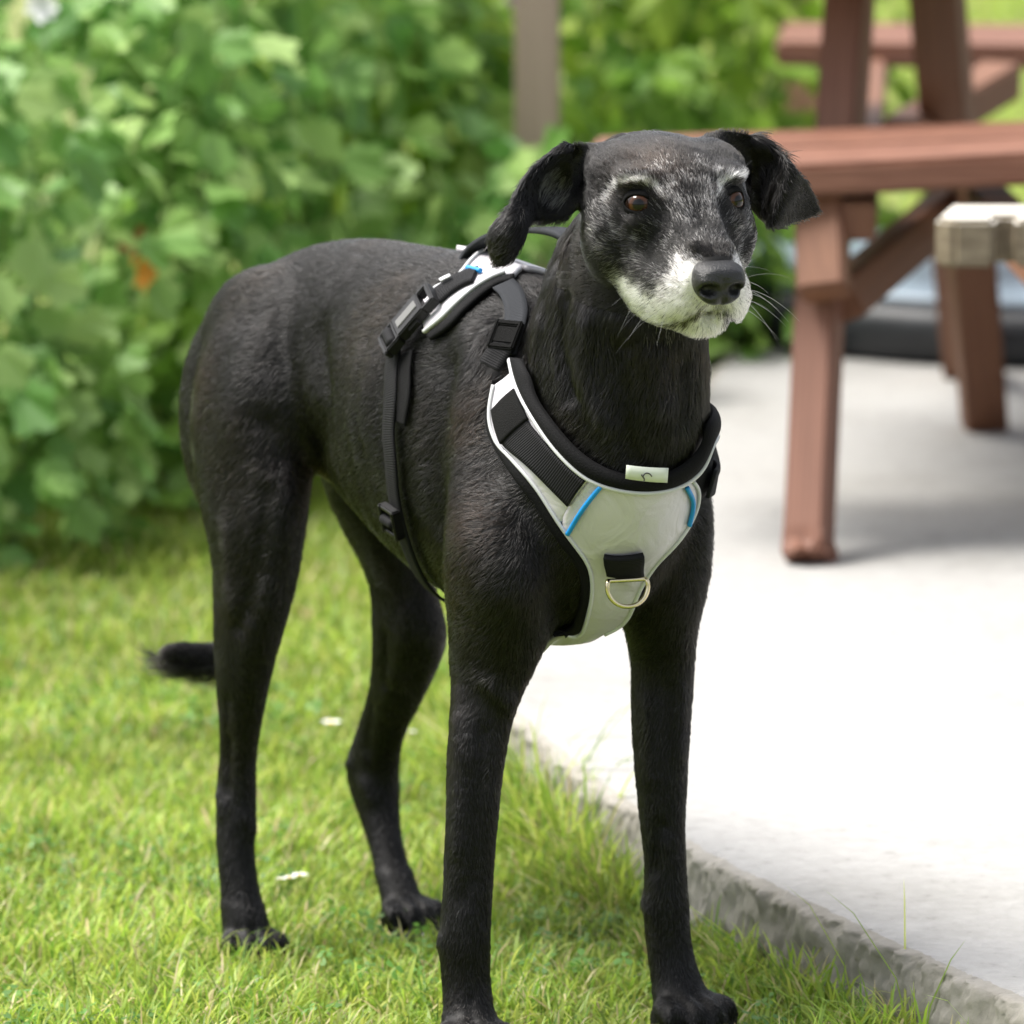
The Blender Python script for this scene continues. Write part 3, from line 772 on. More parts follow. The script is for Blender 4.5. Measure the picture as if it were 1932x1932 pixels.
HLg = [(690, 820, 90, -0.50, 1.8), (700, 920, 92, -0.49, 1.8), (722, 1000, 80, -0.48, 1.8), (744, 1060, 68, -0.47, 1.8), (763, 1120, 66, -0.465, 1.8), (772, 1180, 73, -0.465, 1.8), (770, 1225, 70, -0.475, 1.75),
       (751, 1300, 57, -0.51, 1.65), (719, 1380, 49, -0.555, 1.6), (703, 1440, 52, -0.58, 1.7), (705, 1485, 51, -0.58, 1.6),
       (716, 1540, 42, -0.565, 1.35), (729, 1600, 37, -0.545, 1.2), (750, 1670, 38, -0.52, 1.15), (764, 1715, 42, -0.505, 1.2), (772, 1742, 43, -0.50, 1.25)]
for L in (FR, FL, HR, HLg): leg(L)
# --- shoulders, thighs and rump masses
def blob(c, rf, rl, rz, tilt=0.0):
    f = DF * math.cos(tilt) + UP * math.sin(tilt); z = -DF * math.sin(tilt) + UP * math.cos(tilt)
    add_piece(*ellipsoid(c, f * rf, DL * rl, z * rz))
blob(PA(925, 850, -0.055), 0.065, 0.034, 0.12, 0.3)
blob(PA(1228, 850, -0.04), 0.055, 0.034, 0.11, 0.3)
blob(dog(-0.50, -0.055, 0.545), 0.105, 0.048, 0.075, 0.2)
blob(dog(-0.50, 0.055, 0.545), 0.105, 0.048, 0.075, 0.2)
blob(dog(-0.56, -0.068, 0.475), 0.060, 0.040, 0.10, 0.0)
blob(dog(-0.56, 0.060, 0.475), 0.060, 0.036, 0.10, 0.0)
# --- paws with four toes
def paw(c, fwd, s, drop=0.0):
    lat = norm(np.cross(fwd, UP)) * -1
    add_piece(*ellipsoid(c + UP * 0.024 * s + fwd * 0.0, fwd * 0.034 * s, lat * 0.029 * s, UP * 0.026 * s))
    for off, fw, w in ((-0.0262, 0.035, .0102), (-0.0094, 0.048, .0110), (0.0094, 0.048, .0110), (0.0262, 0.035, .0102)):
        p0 = c + lat * off * 0.75 * s + UP * 0.036 * s - fwd * 0.004 * s
        p1 = c + lat * off * s + UP * 0.033 * s + fwd * fw * 0.62 * s
        p2 = c + lat * off * 1.05 * s + UP * 0.013 * s + fwd * fw * s
        r = w * s
        add_piece(*loft([row(p0, lat * r, norm(np.cross(lat, p1 - p0)) * r), row(p1, lat * r * 1.03, norm(np.cross(lat, p2 - p0)) * r),
                         row(p2, lat * r * 0.92, fwd * r * 0.95)], sub=4, seg=16))
PAWS = [(PA(886, 1990, 0.03), 1.02), (PA(1294, 1945, 0.03), 1.0), (PA(470, 1838, -0.45), 0.86), (PA(768, 1752, -0.50), 0.84)]
PAWP = []
for i, (c, s) in enumerate(PAWS):
    c = c.copy(); c[2] = [0.0, 0.002, -0.012, -0.010][i]
    fw = norm(DF + DL * [-.08, .08, -.1, .05][i]); PAWP.append((c, fw, s)); paw(c, fw, s)
# --- tail
tp = [(dog(-0.615, 0, 0.560), 0.026), (dog(-0.665, 0, 0.52), 0.022), (PA(452, 800, -0.70), 0.019), (PA(470, 960, -0.71), 0.017), (PA(472, 1090, -0.71), 0.016),
      (PA(458, 1190, -0.70), 0.0165), (PA(425, 1238, -0.70), 0.0175), (PA(375, 1243, -0.70), 0.017), (PA(335, 1235, -0.70), 0.015), (PA(312, 1232, -0.70), 0.012)]
rows = []
for i, (c, r) in enumerate(tp):
    t = norm(tp[min(i + 1, len(tp) - 1)][0] - tp[max(i - 1, 0)][0])
    s = norm(np.cross(t, np.array([0.0, 1, 0.05]))); rows.append(row(c, s * r, norm(np.cross(t, s)) * r))
add_piece(*loft(rows, seg=16))
# --- skull and muzzle (F, half width, top, bottom)
hd = [(-0.125, 0.040, 0.014, -0.040), (-0.095, 0.057, 0.029, -0.055), (-0.06, 0.066, 0.035, -0.066), (-0.03, 0.066, 0.035, -0.070), (-0.008, 0.058, 0.029, -0.072),
      (0.012, 0.045, 0.013, -0.073), (0.030, 0.034, -0.001, -0.073), (0.048, 0.0295, -0.009, -0.072), (0.064, 0.0285, -0.014, -0.070), (0.073, 0.0265, -0.018, -0.064)]
add_piece(*loft([row(head(0, F, (t + b) / 2), HLv * w, HUv * (t - b) / 2) for F, w, t, b in hd], seg=32))
for s in (-1, 1):
    # upper lips: deep hanging flews
    add_piece(*loft([row(head(s * 0.040, -0.022, -0.054), HLv * 0.016, HUv * 0.020), row(head(s * 0.036, 0.000, -0.062), HLv * 0.0165, HUv * 0.025), row(head(s * 0.032, 0.024, -0.066), HLv * 0.0155, HUv * 0.027),
                     row(head(s * 0.027, 0.046, -0.065), HLv * 0.0155, HUv * 0.026), row(head(s * 0.0215, 0.064, -0.060), HLv * 0.0155, HUv * 0.024), row(head(s * 0.0155, 0.075, -0.057), HLv * 0.0135, HUv * 0.019)], seg=18))
    # brows, temples, cheeks
    add_piece(*ellipsoid(head(s * 0.036, -0.014, 0.018), HLv * 0.021, HFv * 0.017, HUv * 0.009))
    add_piece(*ellipsoid(head(s * 0.040, -0.050, 0.009), HLv * 0.026, HFv * 0.042, HUv * 0.024))
    add_piece(*ellipsoid(head(s * 0.048, -0.035, -0.040), HLv * 0.023, HFv * 0.036, HUv * 0.038))
    add_piece(*ellipsoid(head(s * 0.034, 0.006, -0.016), HLv * 0.018, HFv * 0.018, HUv * 0.012))
    add_piece(*loft([row(head(s * 0.012, 0.010, 0.004), HLv * 0.012, HUv * 0.010), row(head(s * 0.011, 0.040, -0.012), HLv * 0.010, HUv * 0.008), row(head(s * 0.011, 0.070, -0.021), HLv * 0.010, HUv * 0.008)], seg=14))
# lower jaw
add_piece(*loft([row(head(0, -0.03, -0.072), HLv * 0.038, HUv * 0.016), row(head(0, 0.02, -0.084), HLv * 0.028, HUv * 0.012), row(head(0, 0.050, -0.086), HLv * 0.020, HUv * 0.010),
                 row(head(0, 0.067, -0.083), HLv * 0.016, HUv * 0.009)], seg=18))
# --- ears: sheets with thickness
def sheet(grid, th, nu=4, nv=4):
    G = np.array(grid, float)
    A = np.array([catmull(r_, nv) for r_ in G])
    B = np.array([catmull(A[:, j], nu) for j in range(A.shape[1])]).transpose(1, 0, 2)
    du = np.gradient(B, axis=0); dv = np.gradient(B, axis=1)
    n = np.cross(du, dv); n /= np.linalg.norm(n, axis=2, keepdims=True)
    m, k = B.shape[:2]
    V = np.vstack([(B + n * th).reshape(-1, 3), (B - n * th).reshape(-1, 3)])
    o = m * k; F = []
    for i in range(m - 1):
        for j in range(k - 1):
            q = (i * k + j, i * k + j + 1, (i + 1) * k + j + 1, (i + 1) * k + j)
            F.append(q[::-1]); F.append(tuple(x + o for x in q))
    rim = [(i, 0) for i in range(m)] + [(m - 1, j) for j in range(1, k)] + [(i, k - 1) for i in range(m - 2, -1, -1)] + [(0, j) for j in range(k - 2, 0, -1)]
    rim = [i * k + j for i, j in rim]
    for x, y in zip(rim, rim[1:] + rim[:1]): F.append((x, y, y + o, x + o)[::-1])
    return V, F
earR = [[(1140, 264, -.080), (1128, 300, -.072), (1110, 350, -.066), (1085, 408, -.060)], [(1075, 268, -.070), (1070, 300, -.080), (1060, 350, -.084), (1055, 410, -.068)],
        [(1028, 297, -.060), (1026, 330, -.080), (1024, 370, -.084), (1024, 418, -.070)], [(990, 334, -.043), (994, 362, -.055), (998, 392, -.060), (1003, 422, -.060)],
        [(950, 398, -.030), (965, 405, -.020), (982, 413, -.022), (995, 428, -.045)], [(921, 437, -.030), (942, 445, -.014), (968, 450, -.014), (987, 455, -.035)],
        [(925, 480, -.030), (941, 483, -.018), (959, 483, -.018), (975, 479, -.030)], [(936, 501, -.030), (942, 503, -.025), (949, 502, -.025), (957, 496, -.030)]]
earL = [[(1318, 252, -.085), (1355, 290, -.070), (1392, 345, -.060), (1415, 395, -.055)], [(1366, 238, -.075), (1392, 285, -.080), (1413, 345, -.080), (1428, 400, -.060)],
        [(1411, 248, -.070), (1430, 287, -.078), (1440, 345, -.076), (1440, 412, -.060)], [(1464, 278, -.060), (1470, 303, -.064), (1464, 350, -.060), (1449, 424, -.050)],
        [(1496, 308, -.042), (1495, 327, -.040), (1477, 375, -.038), (1456, 430, -.036)], [(1521, 338, -.055), (1517, 356, -.055), (1500, 394, -.055), (1474, 431, -.050)],
        [(1540, 370, -.062), (1537, 382, -.062), (1521, 405, -.062), (1502, 422, -.057)], [(1551, 396, -.062), (1548, 402, -.062), (1537, 411, -.062), (1524, 416, -.060)]]
for g in (earR, earL):
    add_piece(*sheet([[HPx(*p) for p in r_] for r_ in g], 0.0029))

# --- grow one continuous skin round all of it
VOX = 0.0026
bv = np.vstack(PV)
tmp = mesh_obj('skin_cage', bv, PFc)
md = tmp.modifiers.new('m', 'REMESH'); md.mode = 'VOXEL'; md.voxel_size = VOX; md.adaptivity = 0
dg = bpy.context.evaluated_depsgraph_get()
ev = tmp.evaluated_get(dg).to_mesh()
nv = len(ev.vertices)
SV = np.empty(nv * 3, np.float32); ev.vertices.foreach_get('co', SV); SV = SV.reshape(-1, 3).astype(np.float64)
SF = np.empty(len(ev.loops), np.int32); ev.loops.foreach_get('vertex_index', SF); SF = SF.reshape(-1, 4)
bpy.data.objects.remove(tmp)
# keep the outer shell only (drop sealed inner shells, if any)
E = np.vstack([SF[:, [0, 1]], SF[:, [1, 2]], SF[:, [2, 3]], SF[:, [3, 0]]])
def components(n, E):
    lab = np.arange(n)
    while True:
        m = np.minimum(lab[E[:, 0]], lab[E[:, 1]])
        new = lab.copy(); np.minimum.at(new, E[:, 0], m); np.minimum.at(new, E[:, 1], m)
        new = new[new]; new = new[new]
        if (new == lab).all(): return lab
        lab = new
lab = components(nv, E)
vals, cnt = np.unique(lab, return_counts=True)
keep = lab == vals[cnt.argmax()]
idx = -np.ones(nv, int); idx[keep] = np.arange(keep.sum())
SF = idx[SF[keep[SF[:, 0]]]]; SV = SV[keep]; nv = len(SV)
E = np.vstack([SF[:, [0, 1]], SF[:, [1, 2]], SF[:, [2, 3]], SF[:, [3, 0]]]); E.sort(axis=1); E = np.unique(E, axis=0)
deg = np.bincount(E.ravel(), minlength=nv).astype(float)
def lap(X):
    out = np.empty_like(X)
    for k in range(X.shape[1]):
        out[:, k] = np.bincount(E[:, 0], X[E[:, 1], k], nv) + np.bincount(E[:, 1], X[E[:, 0], k], nv)
    return out / deg[:, None]
hloc = to_head(SV)
# smoothing strength: strong on the trunk and legs, gentle on face, ears and paws
dface = np.exp(-np.clip(np.linalg.norm((hloc - [0, 0.02, -0.02]) / [0.10, 0.15, 0.09], axis=1) - 0.8, 0, None) ** 2 / 0.08)
dface = np.where((hloc[:, 1] > -0.10) & (hloc[:, 2] > -0.12), dface, dface * np.clip(1 - (-0.10 - hloc[:, 1]) / 0.04, 0, 1))
ear_u, ear_v = project(SV)
near_head = np.linalg.norm(SV - HO, axis=1) < 0.28
isear = near_head & (((ear_u < 1075) & (ear_v < 508)) | ((ear_u > 1425) & (ear_v < 440)))
fine = np.maximum(np.clip(dface, 0, 1), isear * 1.0)
fine = np.maximum(fine, np.clip((0.055 - SV[:, 2]) / 0.02, 0, 1))
fine *= 0.97
ispaw = SV[:, 2] < 0.05
for it in range(80):
    w = np.where((it < 4) | ((it < 8) & ~ispaw) | ((it < 13) & ~isear & ~ispaw), 0.5, 0.5 * (1 - fine) * ~ispaw)
    SV = SV + (lap(SV) - SV) * w[:, None]
SV = SV.copy()
def normals(V, F):
    a = V[F[:, 2]] - V[F[:, 0]]; b = V[F[:, 3]] - V[F[:, 1]]
    n = np.cross(a, b); out = np.zeros_like(V)
    for k in range(4):
        for c in range(3): out[:, c] += np.bincount(F[:, k], n[:, c], len(V))
    return out / np.maximum(np.linalg.norm(out, axis=1, keepdims=True), 1e-12)
SN = normals(SV, SF)
def bvh_now(): return BVHTree.FromPolygons(SV.tolist(), SF.tolist())
# --- sculpting strokes: (pixel path, radius px, push in mm) on the visible skin
bt = bvh_now()
def hit(u, v):
    d = Vector(ray(u, v)).normalized()
    r_ = bt.ray_cast(Vector(CAMP), d)
    return None if r_[0] is None else np.array(r_[0])
disp = np.zeros(nv)
def stroke(path, rad, mm):
    P = catmull(np.array(path, float), 8) if len(path) > 1 else np.array(path, float)
    H_ = [h for h in (hit(u, v) for u, v in P) if h is not None]
    if not H_: return
    r_ = rad / pxm(H_[0]) * 0.75
    w = np.zeros(nv)
    for h0_, h1_ in (zip(H_, H_[1:]) if len(H_) > 1 else [(H_[0], H_[0] + 1e-6)]):
        ab = h1_ - h0_
        s_ = ((SV - (h0_ + h1_) / 2) ** 2).sum(1) < (3.2 * r_ + np.linalg.norm(ab)) ** 2
        q = SV[s_]
        t = np.clip(((q - h0_) @ ab) / max(ab @ ab, 1e-12), 0, 1)
        d2 = ((q - h0_ - t[:, None] * ab) ** 2).sum(1)
        w[s_] = np.maximum(w[s_], np.exp(-d2 / (2 * r_ ** 2)))
    disp[:] += w * mm * 1.5 / 1000.0
# muscles and bones
stroke([(905, 640), (885, 740), (890, 860)], 50, 2)            # scapula
stroke([(965, 690), (935, 800), (945, 880)], 34, -2.5)
stroke([(845, 700), (822, 850), (835, 980)], 40, -4)           # groove behind shoulder
stroke([(900, 1010), (930, 1110)], 50, 3)
stroke([(1000, 960), (1040, 1080), (1050, 1160)], 32, -3)
stroke([(600, 640), (612, 760), (590, 860)], 44, -5)           # flank hollow
stroke([(505, 800), (525, 860)], 32, -4)
stroke([(520, 600), (470, 680), (440, 780)], 50, 3)
stroke([(505, 930), (485, 1060), (455, 1180)], 20, -2.5)       # tendon groove on the thigh
stroke([(430, 1000), (440, 1150)], 26, 2)
stroke([(690, 700), (680, 800)], 60, 3)
stroke([(740, 640), (720, 760), (730, 860)], 22, -1.2)         # ribs, barely
stroke([(700, 640), (680, 760), (690, 850)], 18, -1.2)
stroke([(1070, 560), (1060, 640), (1080, 740)], 17, -3)        # neck folds
stroke([(1110, 600), (1105, 700), (1140, 790)], 20, 2.5)
stroke([(1170, 650), (1180, 760), (1190, 860)], 20, -3)
stroke([(1240, 660), (1245, 760)], 22, 2.5)
stroke([(1290, 680), (1290, 780)], 18, -2.5)
stroke([(1025, 600), (1010, 690)], 16, 2.5)
stroke([(432, 1400), (427, 1490)], 12, -2)                     # hocks and wrists
stroke([(470, 1545), (478, 1562)], 16, 1.4)
stroke([(415, 1500), (418, 1530)], 14, 1.6)
stroke([(690, 1480), (700, 1500)], 16, 2.5)
stroke([(660, 1440)], 14, 2)
stroke([(1215, 1695), (1220, 1715)], 15, 1.8)
stroke([(1245, 1560), (1235, 1640)], 14, -2)
stroke([(832, 1775)], 18, 1.8)
stroke([(912, 1380), (903, 1500), (893, 1660)], 15, -2.2)
stroke([(868, 1360), (866, 1480), (862, 1600)], 20, 1.6)
stroke([(1265, 1300), (1262, 1400), (1258, 1560)], 16, -2.2)
stroke([(1225, 1330), (1228, 1460)], 20, 1.6)
stroke([(1285, 1300), (1282, 1420)], 14, 1.5)
stroke([(470, 1180), (462, 1300)], 16, 2.0)
stroke([(505, 1100), (490, 1230)], 18, 1.8)
stroke([(770, 1150), (752, 1290)], 18, 1.8)
stroke([(725, 1200), (728, 1290)], 14, -2.2)
stroke([(428, 1320), (424, 1440)], 12, -1.6)
stroke([(700, 1330), (690, 1410)], 14, -1.8)
stroke([(735, 1270), (725, 1350)], 16, 1.5)
stroke([(890, 1880), (888, 1925)], 9, -1.2)
stroke([(875, 1690)], 22, -1.5)
stroke([(870, 1320), (880, 1420)], 28, 2)
stroke([(925, 1290), (960, 1330)], 18, 3)
# face: symmetrical strokes in head coordinates
HL3 = to_head(SV)
def fstroke(L, F, U, r_, mm, both=True):
    for s in ((-1, 1) if both and L else (1,)):
        d2 = ((HL3 - [s * L, F, U]) ** 2).sum(1)
        disp[:] += np.exp(-d2 / (2 * r_ ** 2)) * mm / 1000.0
fstroke(0.026, 0.022, -0.004, 0.008, -3.0)     # inner corner
fstroke(0.044, 0.012, -0.022, 0.011, -2.5)     # below the eye
fstroke(0.0, 0.000, 0.036, 0.012, -3.0)        # furrow of the forehead
fstroke(0.0, -0.02, 0.045, 0.012, -2.5)
fstroke(0.0, 0.035, 0.006, 0.014, 1.5)         # bridge
fstroke(0.034, 0.040, -0.026, 0.012, -3.0)     # hollow beside the bridge
fstroke(0.030, 0.026, -0.020, 0.008, -2.5)
fstroke(0.060, -0.022, 0.004, 0.012, -2.5)     # temples behind the eyes
fstroke(0.052, -0.02, -0.030, 0.016, 2.0)
MOUTH = []                                       # the line of the mouth, on the skin, both sides
for sgn in (-1, 1):
    q = catmull([(0.0005 * sgn, .092, -.0725), (.010 * sgn, .089, -.0755), (.020 * sgn, .078, -.083), (.027 * sgn, .060, -.088), (.033 * sgn, .035, -.0915), (.037 * sgn, .010, -.088)], 6)
    MOUTH.append(np.array([np.array(bt.find_nearest(Vector(head(*x)))[0]) for x in q]))
def dist_line(P, lines):
    best = np.full(len(P), 1e9)
    for ln in lines:
        for p0, p1 in zip(ln, ln[1:]):
            ab = p1 - p0; t = np.clip(((P - p0) @ ab) / max(ab @ ab, 1e-12), 0, 1)
            best = np.minimum(best, np.linalg.norm(P - p0 - t[:, None] * ab, axis=1))
    return best
for (c_, fw_, s_) in PAWP:                      # clefts between the toes
    lat_ = -norm(np.cross(fw_, UP)); kz = np.where(np.linalg.norm(SV - c_, axis=1) < 0.09)[0]
    lines = [np.array([c_ + lat_ * o_ * s_ + fw_ * f_ * s_ + UP * z_ * s_ for f_, z_ in ((0.012, 0.050), (0.030, 0.044), (0.046, 0.030), (0.054, 0.010))]) for o_ in (-0.0178, 0.0, 0.0178)]
    disp[kz] -= 0.0045 * np.exp(-(dist_line(SV[kz], lines) / 0.0042) ** 2)
nearm = np.linalg.norm(SV - HO, axis=1) < 0.2
dm = np.full(nv, 1.0); dm[nearm] = dist_line(SV[nearm], MOUTH)
disp -= 0.0050 * np.exp(-(dm / 0.0028) ** 2)
PHIL = [np.array([np.array(bt.find_nearest(Vector(head(0, .10, u_)))[0]) for u_ in np.linspace(-.055, -.072, 6)])]
dp = np.full(nv, 1.0); dp[nearm] = dist_line(SV[nearm], PHIL)
disp -= 0.0030 * np.exp(-(dp / 0.0022) ** 2)
SV += SN * disp[:, None]
for _ in range(3): SV += (lap(SV) - SV) * 0.4
SN = normals(SV, SF)
bt = bvh_now()
dog_root = empty('dog', dog(-0.22, 0, -0.005))
tag(dog_root, 'black short-haired dog with grizzled white muzzle standing on the lawn in a harness', 'dog')
M_skin = simple('dog_skin', (0.012, 0.011, 0.0105), 0.55, spec=0.2)
body = mesh_obj('body', SV, SF, M_skin, dog_root, smooth=True)
# --- eyes and lids
def eye_material():
    m, nt, b = mat_new('eye_iris')
    b.inputs['Roughness'].default_value = 0.06
    b.inputs['Coat Weight'].default_value = 0.0; b.inputs['Specular IOR Level'].default_value = 0.35
    b.inputs['Coat Roughness'].default_value = 0.01
    tc = N(nt, 'ShaderNodeTexCoord')
    ln = N(nt, 'ShaderNodeVectorMath', operation='LENGTH')
    sx = N(nt, 'ShaderNodeSeparateXYZ'); cx = N(nt, 'ShaderNodeCombineXYZ')
    nt.links.new(tc.outputs['Object'], sx.inputs[0])
    nt.links.new(sx.outputs[0], cx.inputs[0]); nt.links.new(sx.outputs[1], cx.inputs[1])
    nt.links.new(cx.outputs[0], ln.inputs[0])
    r_ = ramp(nt, [(0.0, (.002, .002, .002)), (0.38, (.002, .002, .002)), (0.46, (.030, .011, .0035)), (0.64, (.055, .019, .006)), (0.78, (.012, .006, .004)), (0.9, (.012, .008, .006))])
    mp = N(nt, 'ShaderNodeMath', operation='MULTIPLY'); mp.inputs[1].default_value = 1 / 0.0108
    nt.links.new(ln.outputs['Value'], mp.inputs[0]); nt.links.new(mp.outputs[0], r_.inputs[0])
    nt.links.new(r_.outputs[0], b.inputs['Base Color'])
    return m
M_eye = eye_material(); EYES = []
M_lid = simple('eyelid_skin', (0.003, 0.003, 0.003), 0.85, spec=0.12, bump=0.3, bscale=900)
for s in (-1, 1):
    gaze = norm(HFv * 0.92 + HLv * (s * 0.26 + 0.02) + HUv * 0.06)
    look = norm(HFv * 0.92 + HLv * (s * 0.14 - 0.03) + HUv * 0.04)
    c = head(s * 0.0405, 0.0, 0.0)
    hs_ = bt.ray_cast(Vector(c + gaze * 0.06), Vector(-gaze))[0]
    sn_ = SN[np.argsort(((SV - np.array(hs_)) ** 2).sum(1))[:60]].mean(0)
    gaze = norm(norm(sn_) * 0.6 + gaze * 0.4)
    look = norm(gaze * 0.8 + HFv * 0.2)
    c = np.array(hs_) - gaze * (0.0126 - 0.0048)
    EYES.append((c, gaze))
    ex = norm(np.cross(UP, -gaze)); ey = norm(np.cross(gaze, ex))
    if np.dot(ex, HLv) < 0: ex = -ex
    ey = norm(np.cross(gaze, ex)); ey = ey if ey[2] > 0 else -ey
    bm = bmesh.new(); bmesh.ops.create_uvsphere(bm, u_segments=40, v_segments=24, radius=0.0126)
    for v_ in bm.verts:                                   # the cornea stands a little proud
        q = math.hypot(v_.co.x, v_.co.y)
        if v_.co.z > 0: v_.co.z += 0.0011 * math.exp(-(q / 0.0065) ** 2)
    eo = bm_obj('eye', bm, M_eye, None, True)
    lx = norm(np.cross(UP, look)); ly = np.cross(look, lx)
    Mx = Matrix(((lx[0], ly[0], look[0], c[0]), (lx[1], ly[1], look[1], c[1]), (lx[2], ly[2], look[2], c[2]), (0, 0, 0, 1)))
    eo.matrix_basis = Mx; put_under(eo, dog_root)
    # lids: a shell round the ball with an almond opening
    V, F = [], []
    n = 48; rings = [0.0, 0.12, 0.3, 0.55, 1.0]
    for k, t in enumerate(rings):
        for j in range(n):
            th = 2 * math.pi * j / n
            w_, hu, hl = 57, 30, 28
            ca, sa = math.cos(th), math.sin(th)
            h_ = hu if sa > 0 else hl
            x0 = w_ * math.copysign(abs(ca) ** 0.95, ca); y0 = h_ * math.copysign(abs(sa) ** 1.1, sa) - 2.0 * ca * s * -1
            x1, y1 = 88 * ca, 84 * sa
            ax_, ay_ = x0 + (x1 - x0) * t, y0 + (y1 - y0) * t
            d = ex * math.sin(R(ax_)) * math.cos(R(ay_)) + ey * math.sin(R(ay_)) + gaze * math.cos(R(ax_)) * math.cos(R(ay_))
            rad = 0.0129 + 0.0005 * math.sin(min(t / 0.3, 1) * math.pi / 2)
            V.append(c + d * rad)
    for k in range(len(rings) - 1):
        for j in range(n):
            j2 = (j + 1) % n
            F.append((k * n + j, k * n + j2, (k + 1) * n + j2, (k + 1) * n + j))
    lo = mesh_obj('eyelid', V, F, M_lid, dog_root, True)
    so = lo.modifiers.new('s', 'SOLIDIFY'); so.thickness = 0.0009; so.offset = -1
# --- nose leather
def build_nose():
    nu, nvv = 64, 40
    V, F = ellipsoid(np.zeros(3), np.array([1.0, 0, 0]), np.array([0, 1.0, 0]), np.array([0, 0, 1.0]), nu, nvv)
    V = np.array(V)                       # x = left, y = forward, z = up
    x, y, z = V.T
    P = np.stack([0.0215 * np.sign(x) * np.abs(x) ** 0.75, 0.0170 * np.sign(y) * np.abs(y) ** 0.9, 0.0185 * np.sign(z) * np.abs(z) ** 0.78], 1)
    P[:, 2] = np.where(P[:, 2] > 0.011, 0.011 + (P[:, 2] - 0.011) * 0.65, P[:, 2])
    P[:, 1] = np.where(P[:, 1] > 0.012, 0.012 + (P[:, 1] - 0.012) * 0.6, P[:, 1])
    P[:, 0] *= 1 - 0.22 * np.clip(-z, 0, 1) + 0.02 * z
    P[:, 1] += 0.004 * np.clip(z, 0, 1) * -1
    P[:, 1] -= 0.0022 * np.exp(-(P[:, 0] / 0.0022) ** 2) * (z < 0.25)           # the groove
    for s in (-1, 1):                                                            # nostrils
        d2 = ((P[:, 0] - s * 0.0108) / 0.0064) ** 2 + ((P[:, 2] + 0.0030) / 0.0050) ** 2
        P[:, 1] -= 0.0105 * np.exp(-d2 ** 2) * (P[:, 1] > 0)
        d3 = ((P[:, 0] - s * 0.0185) / 0.005) ** 2 + ((P[:, 2] + 0.0065) / 0.0022) ** 2   # slit to the side
        P[:, 1] -= 0.004 * np.exp(-d3) * (P[:, 1] > 0)
        d4 = ((P[:, 0] - s * 0.012) / 0.007) ** 2 + ((P[:, 2] - 0.0035) / 0.003) ** 2
        P[:, 1] += 0.0012 * np.exp(-d4)
    return P, F
NP_, NF = build_nose()
m, nt, b = mat_new('nose_leather')
b.inputs['Base Color'].default_value = (0.007, 0.007, 0.0075, 1); b.inputs['Roughness'].default_value = 0.36
tc = N(nt, 'ShaderNodeTexCoord'); vo = N(nt, 'ShaderNodeTexVoronoi', Scale=900.0)
nt.links.new(tc.outputs['Object'], vo.inputs['Vector'])
bp = N(nt, 'ShaderNodeBump', Strength=0.6, Distance=0.0008); nt.links.new(vo.outputs['Distance'], bp.inputs['Height']); nt.links.new(bp.outputs[0], b.inputs['Normal'])
M_nose = m
nose_c = head(0, 0.0890, -0.0385)
NW = nose_c + NP_[:, [0]] * HLv + NP_[:, [1]] * HFv + NP_[:, [2]] * HUv
nose = mesh_obj('nose', NW, NF, M_nose, dog_root, True)
# ================================================================== the harness
def webbing(name, col, period=900.0, rough=0.75):
    m, nt, b = mat_new(name)
    b.inputs['Base Color'].default_value = (*col, 1); b.inputs['Roughness'].default_value = rough; b.inputs['Specular IOR Level'].default_value = 0.18
    uvn = N(nt, 'ShaderNodeUVMap'); wv = N(nt, 'ShaderNodeTexWave', Scale=period); wv.bands_direction = 'X'
    nt.links.new(uvn.outputs[0], wv.inputs['Vector'])
    bp = N(nt, 'ShaderNodeBump', Strength=0.55, Distance=0.0007); nt.links.new(wv.outputs['Fac'], bp.inputs['Height']); nt.links.new(bp.outputs[0], b.inputs['Normal'])
    return m
M_web = webbing('black_webbing', (.006, .006, .007), 150.0)
M_neo = simple('black_neoprene', (.004, .004, .0045), 0.8, spec=0.15, bump=0.4, bscale=700)
M_velcro = simple('black_patch', (.005, .005, .005), 0.9, spec=0.15, bump=0.6, bscale=900)
M_blue = simple('blue_piping', (.0, .22, .56), 0.4)
M_pipe = simple('reflective_piping', (.50, .51, .52), 0.35)
M_plast = simple('black_plastic', (.005, .005, .0055), 0.45, spec=0.3, bump=0.15, bscale=500)
M_plate = simple('buckle_plate', (.10, .10, .095), 0.4)
M_brass = simple('pale_brass', (.66, .58, .38), 0.22, metal=1.0)
M_tagc = simple('label_cloth', (.62, .66, .58), 0.7)
M_ink = simple('label_ink', (.05, .05, .05), 0.7)
M_greyweb = webbing('grey_webbing', (.022, .024, .028), 160.0)
m, nt, b = mat_new('silver_cloth')
b.inputs['Base Color'].default_value = (.53, .515, .54, 1); b.inputs['Roughness'].default_value = 0.40; b.inputs['Metallic'].default_value = 0.25
tc = N(nt, 'ShaderNodeTexCoord'); n1 = N(nt, 'ShaderNodeTexNoise', Scale=26.0, Detail=3.0, Distortion=1.0); n2 = N(nt, 'ShaderNodeTexNoise', Scale=900.0)
nt.links.new(tc.outputs['Object'], n1.inputs['Vector']); nt.links.new(tc.outputs['Object'], n2.inputs['Vector'])
b1 = N(nt, 'ShaderNodeBump', Strength=0.5, Distance=0.008); nt.links.new(n1.outputs[0], b1.inputs['Height'])
b2 = N(nt, 'ShaderNodeBump', Strength=0.2, Distance=0.001); nt.links.new(n2.outputs[0], b2.inputs['Height']); nt.links.new(b1.outputs[0], b2.inputs['Normal']); nt.links.new(b2.outputs[0], b.inputs['Normal'])
M_silver = m

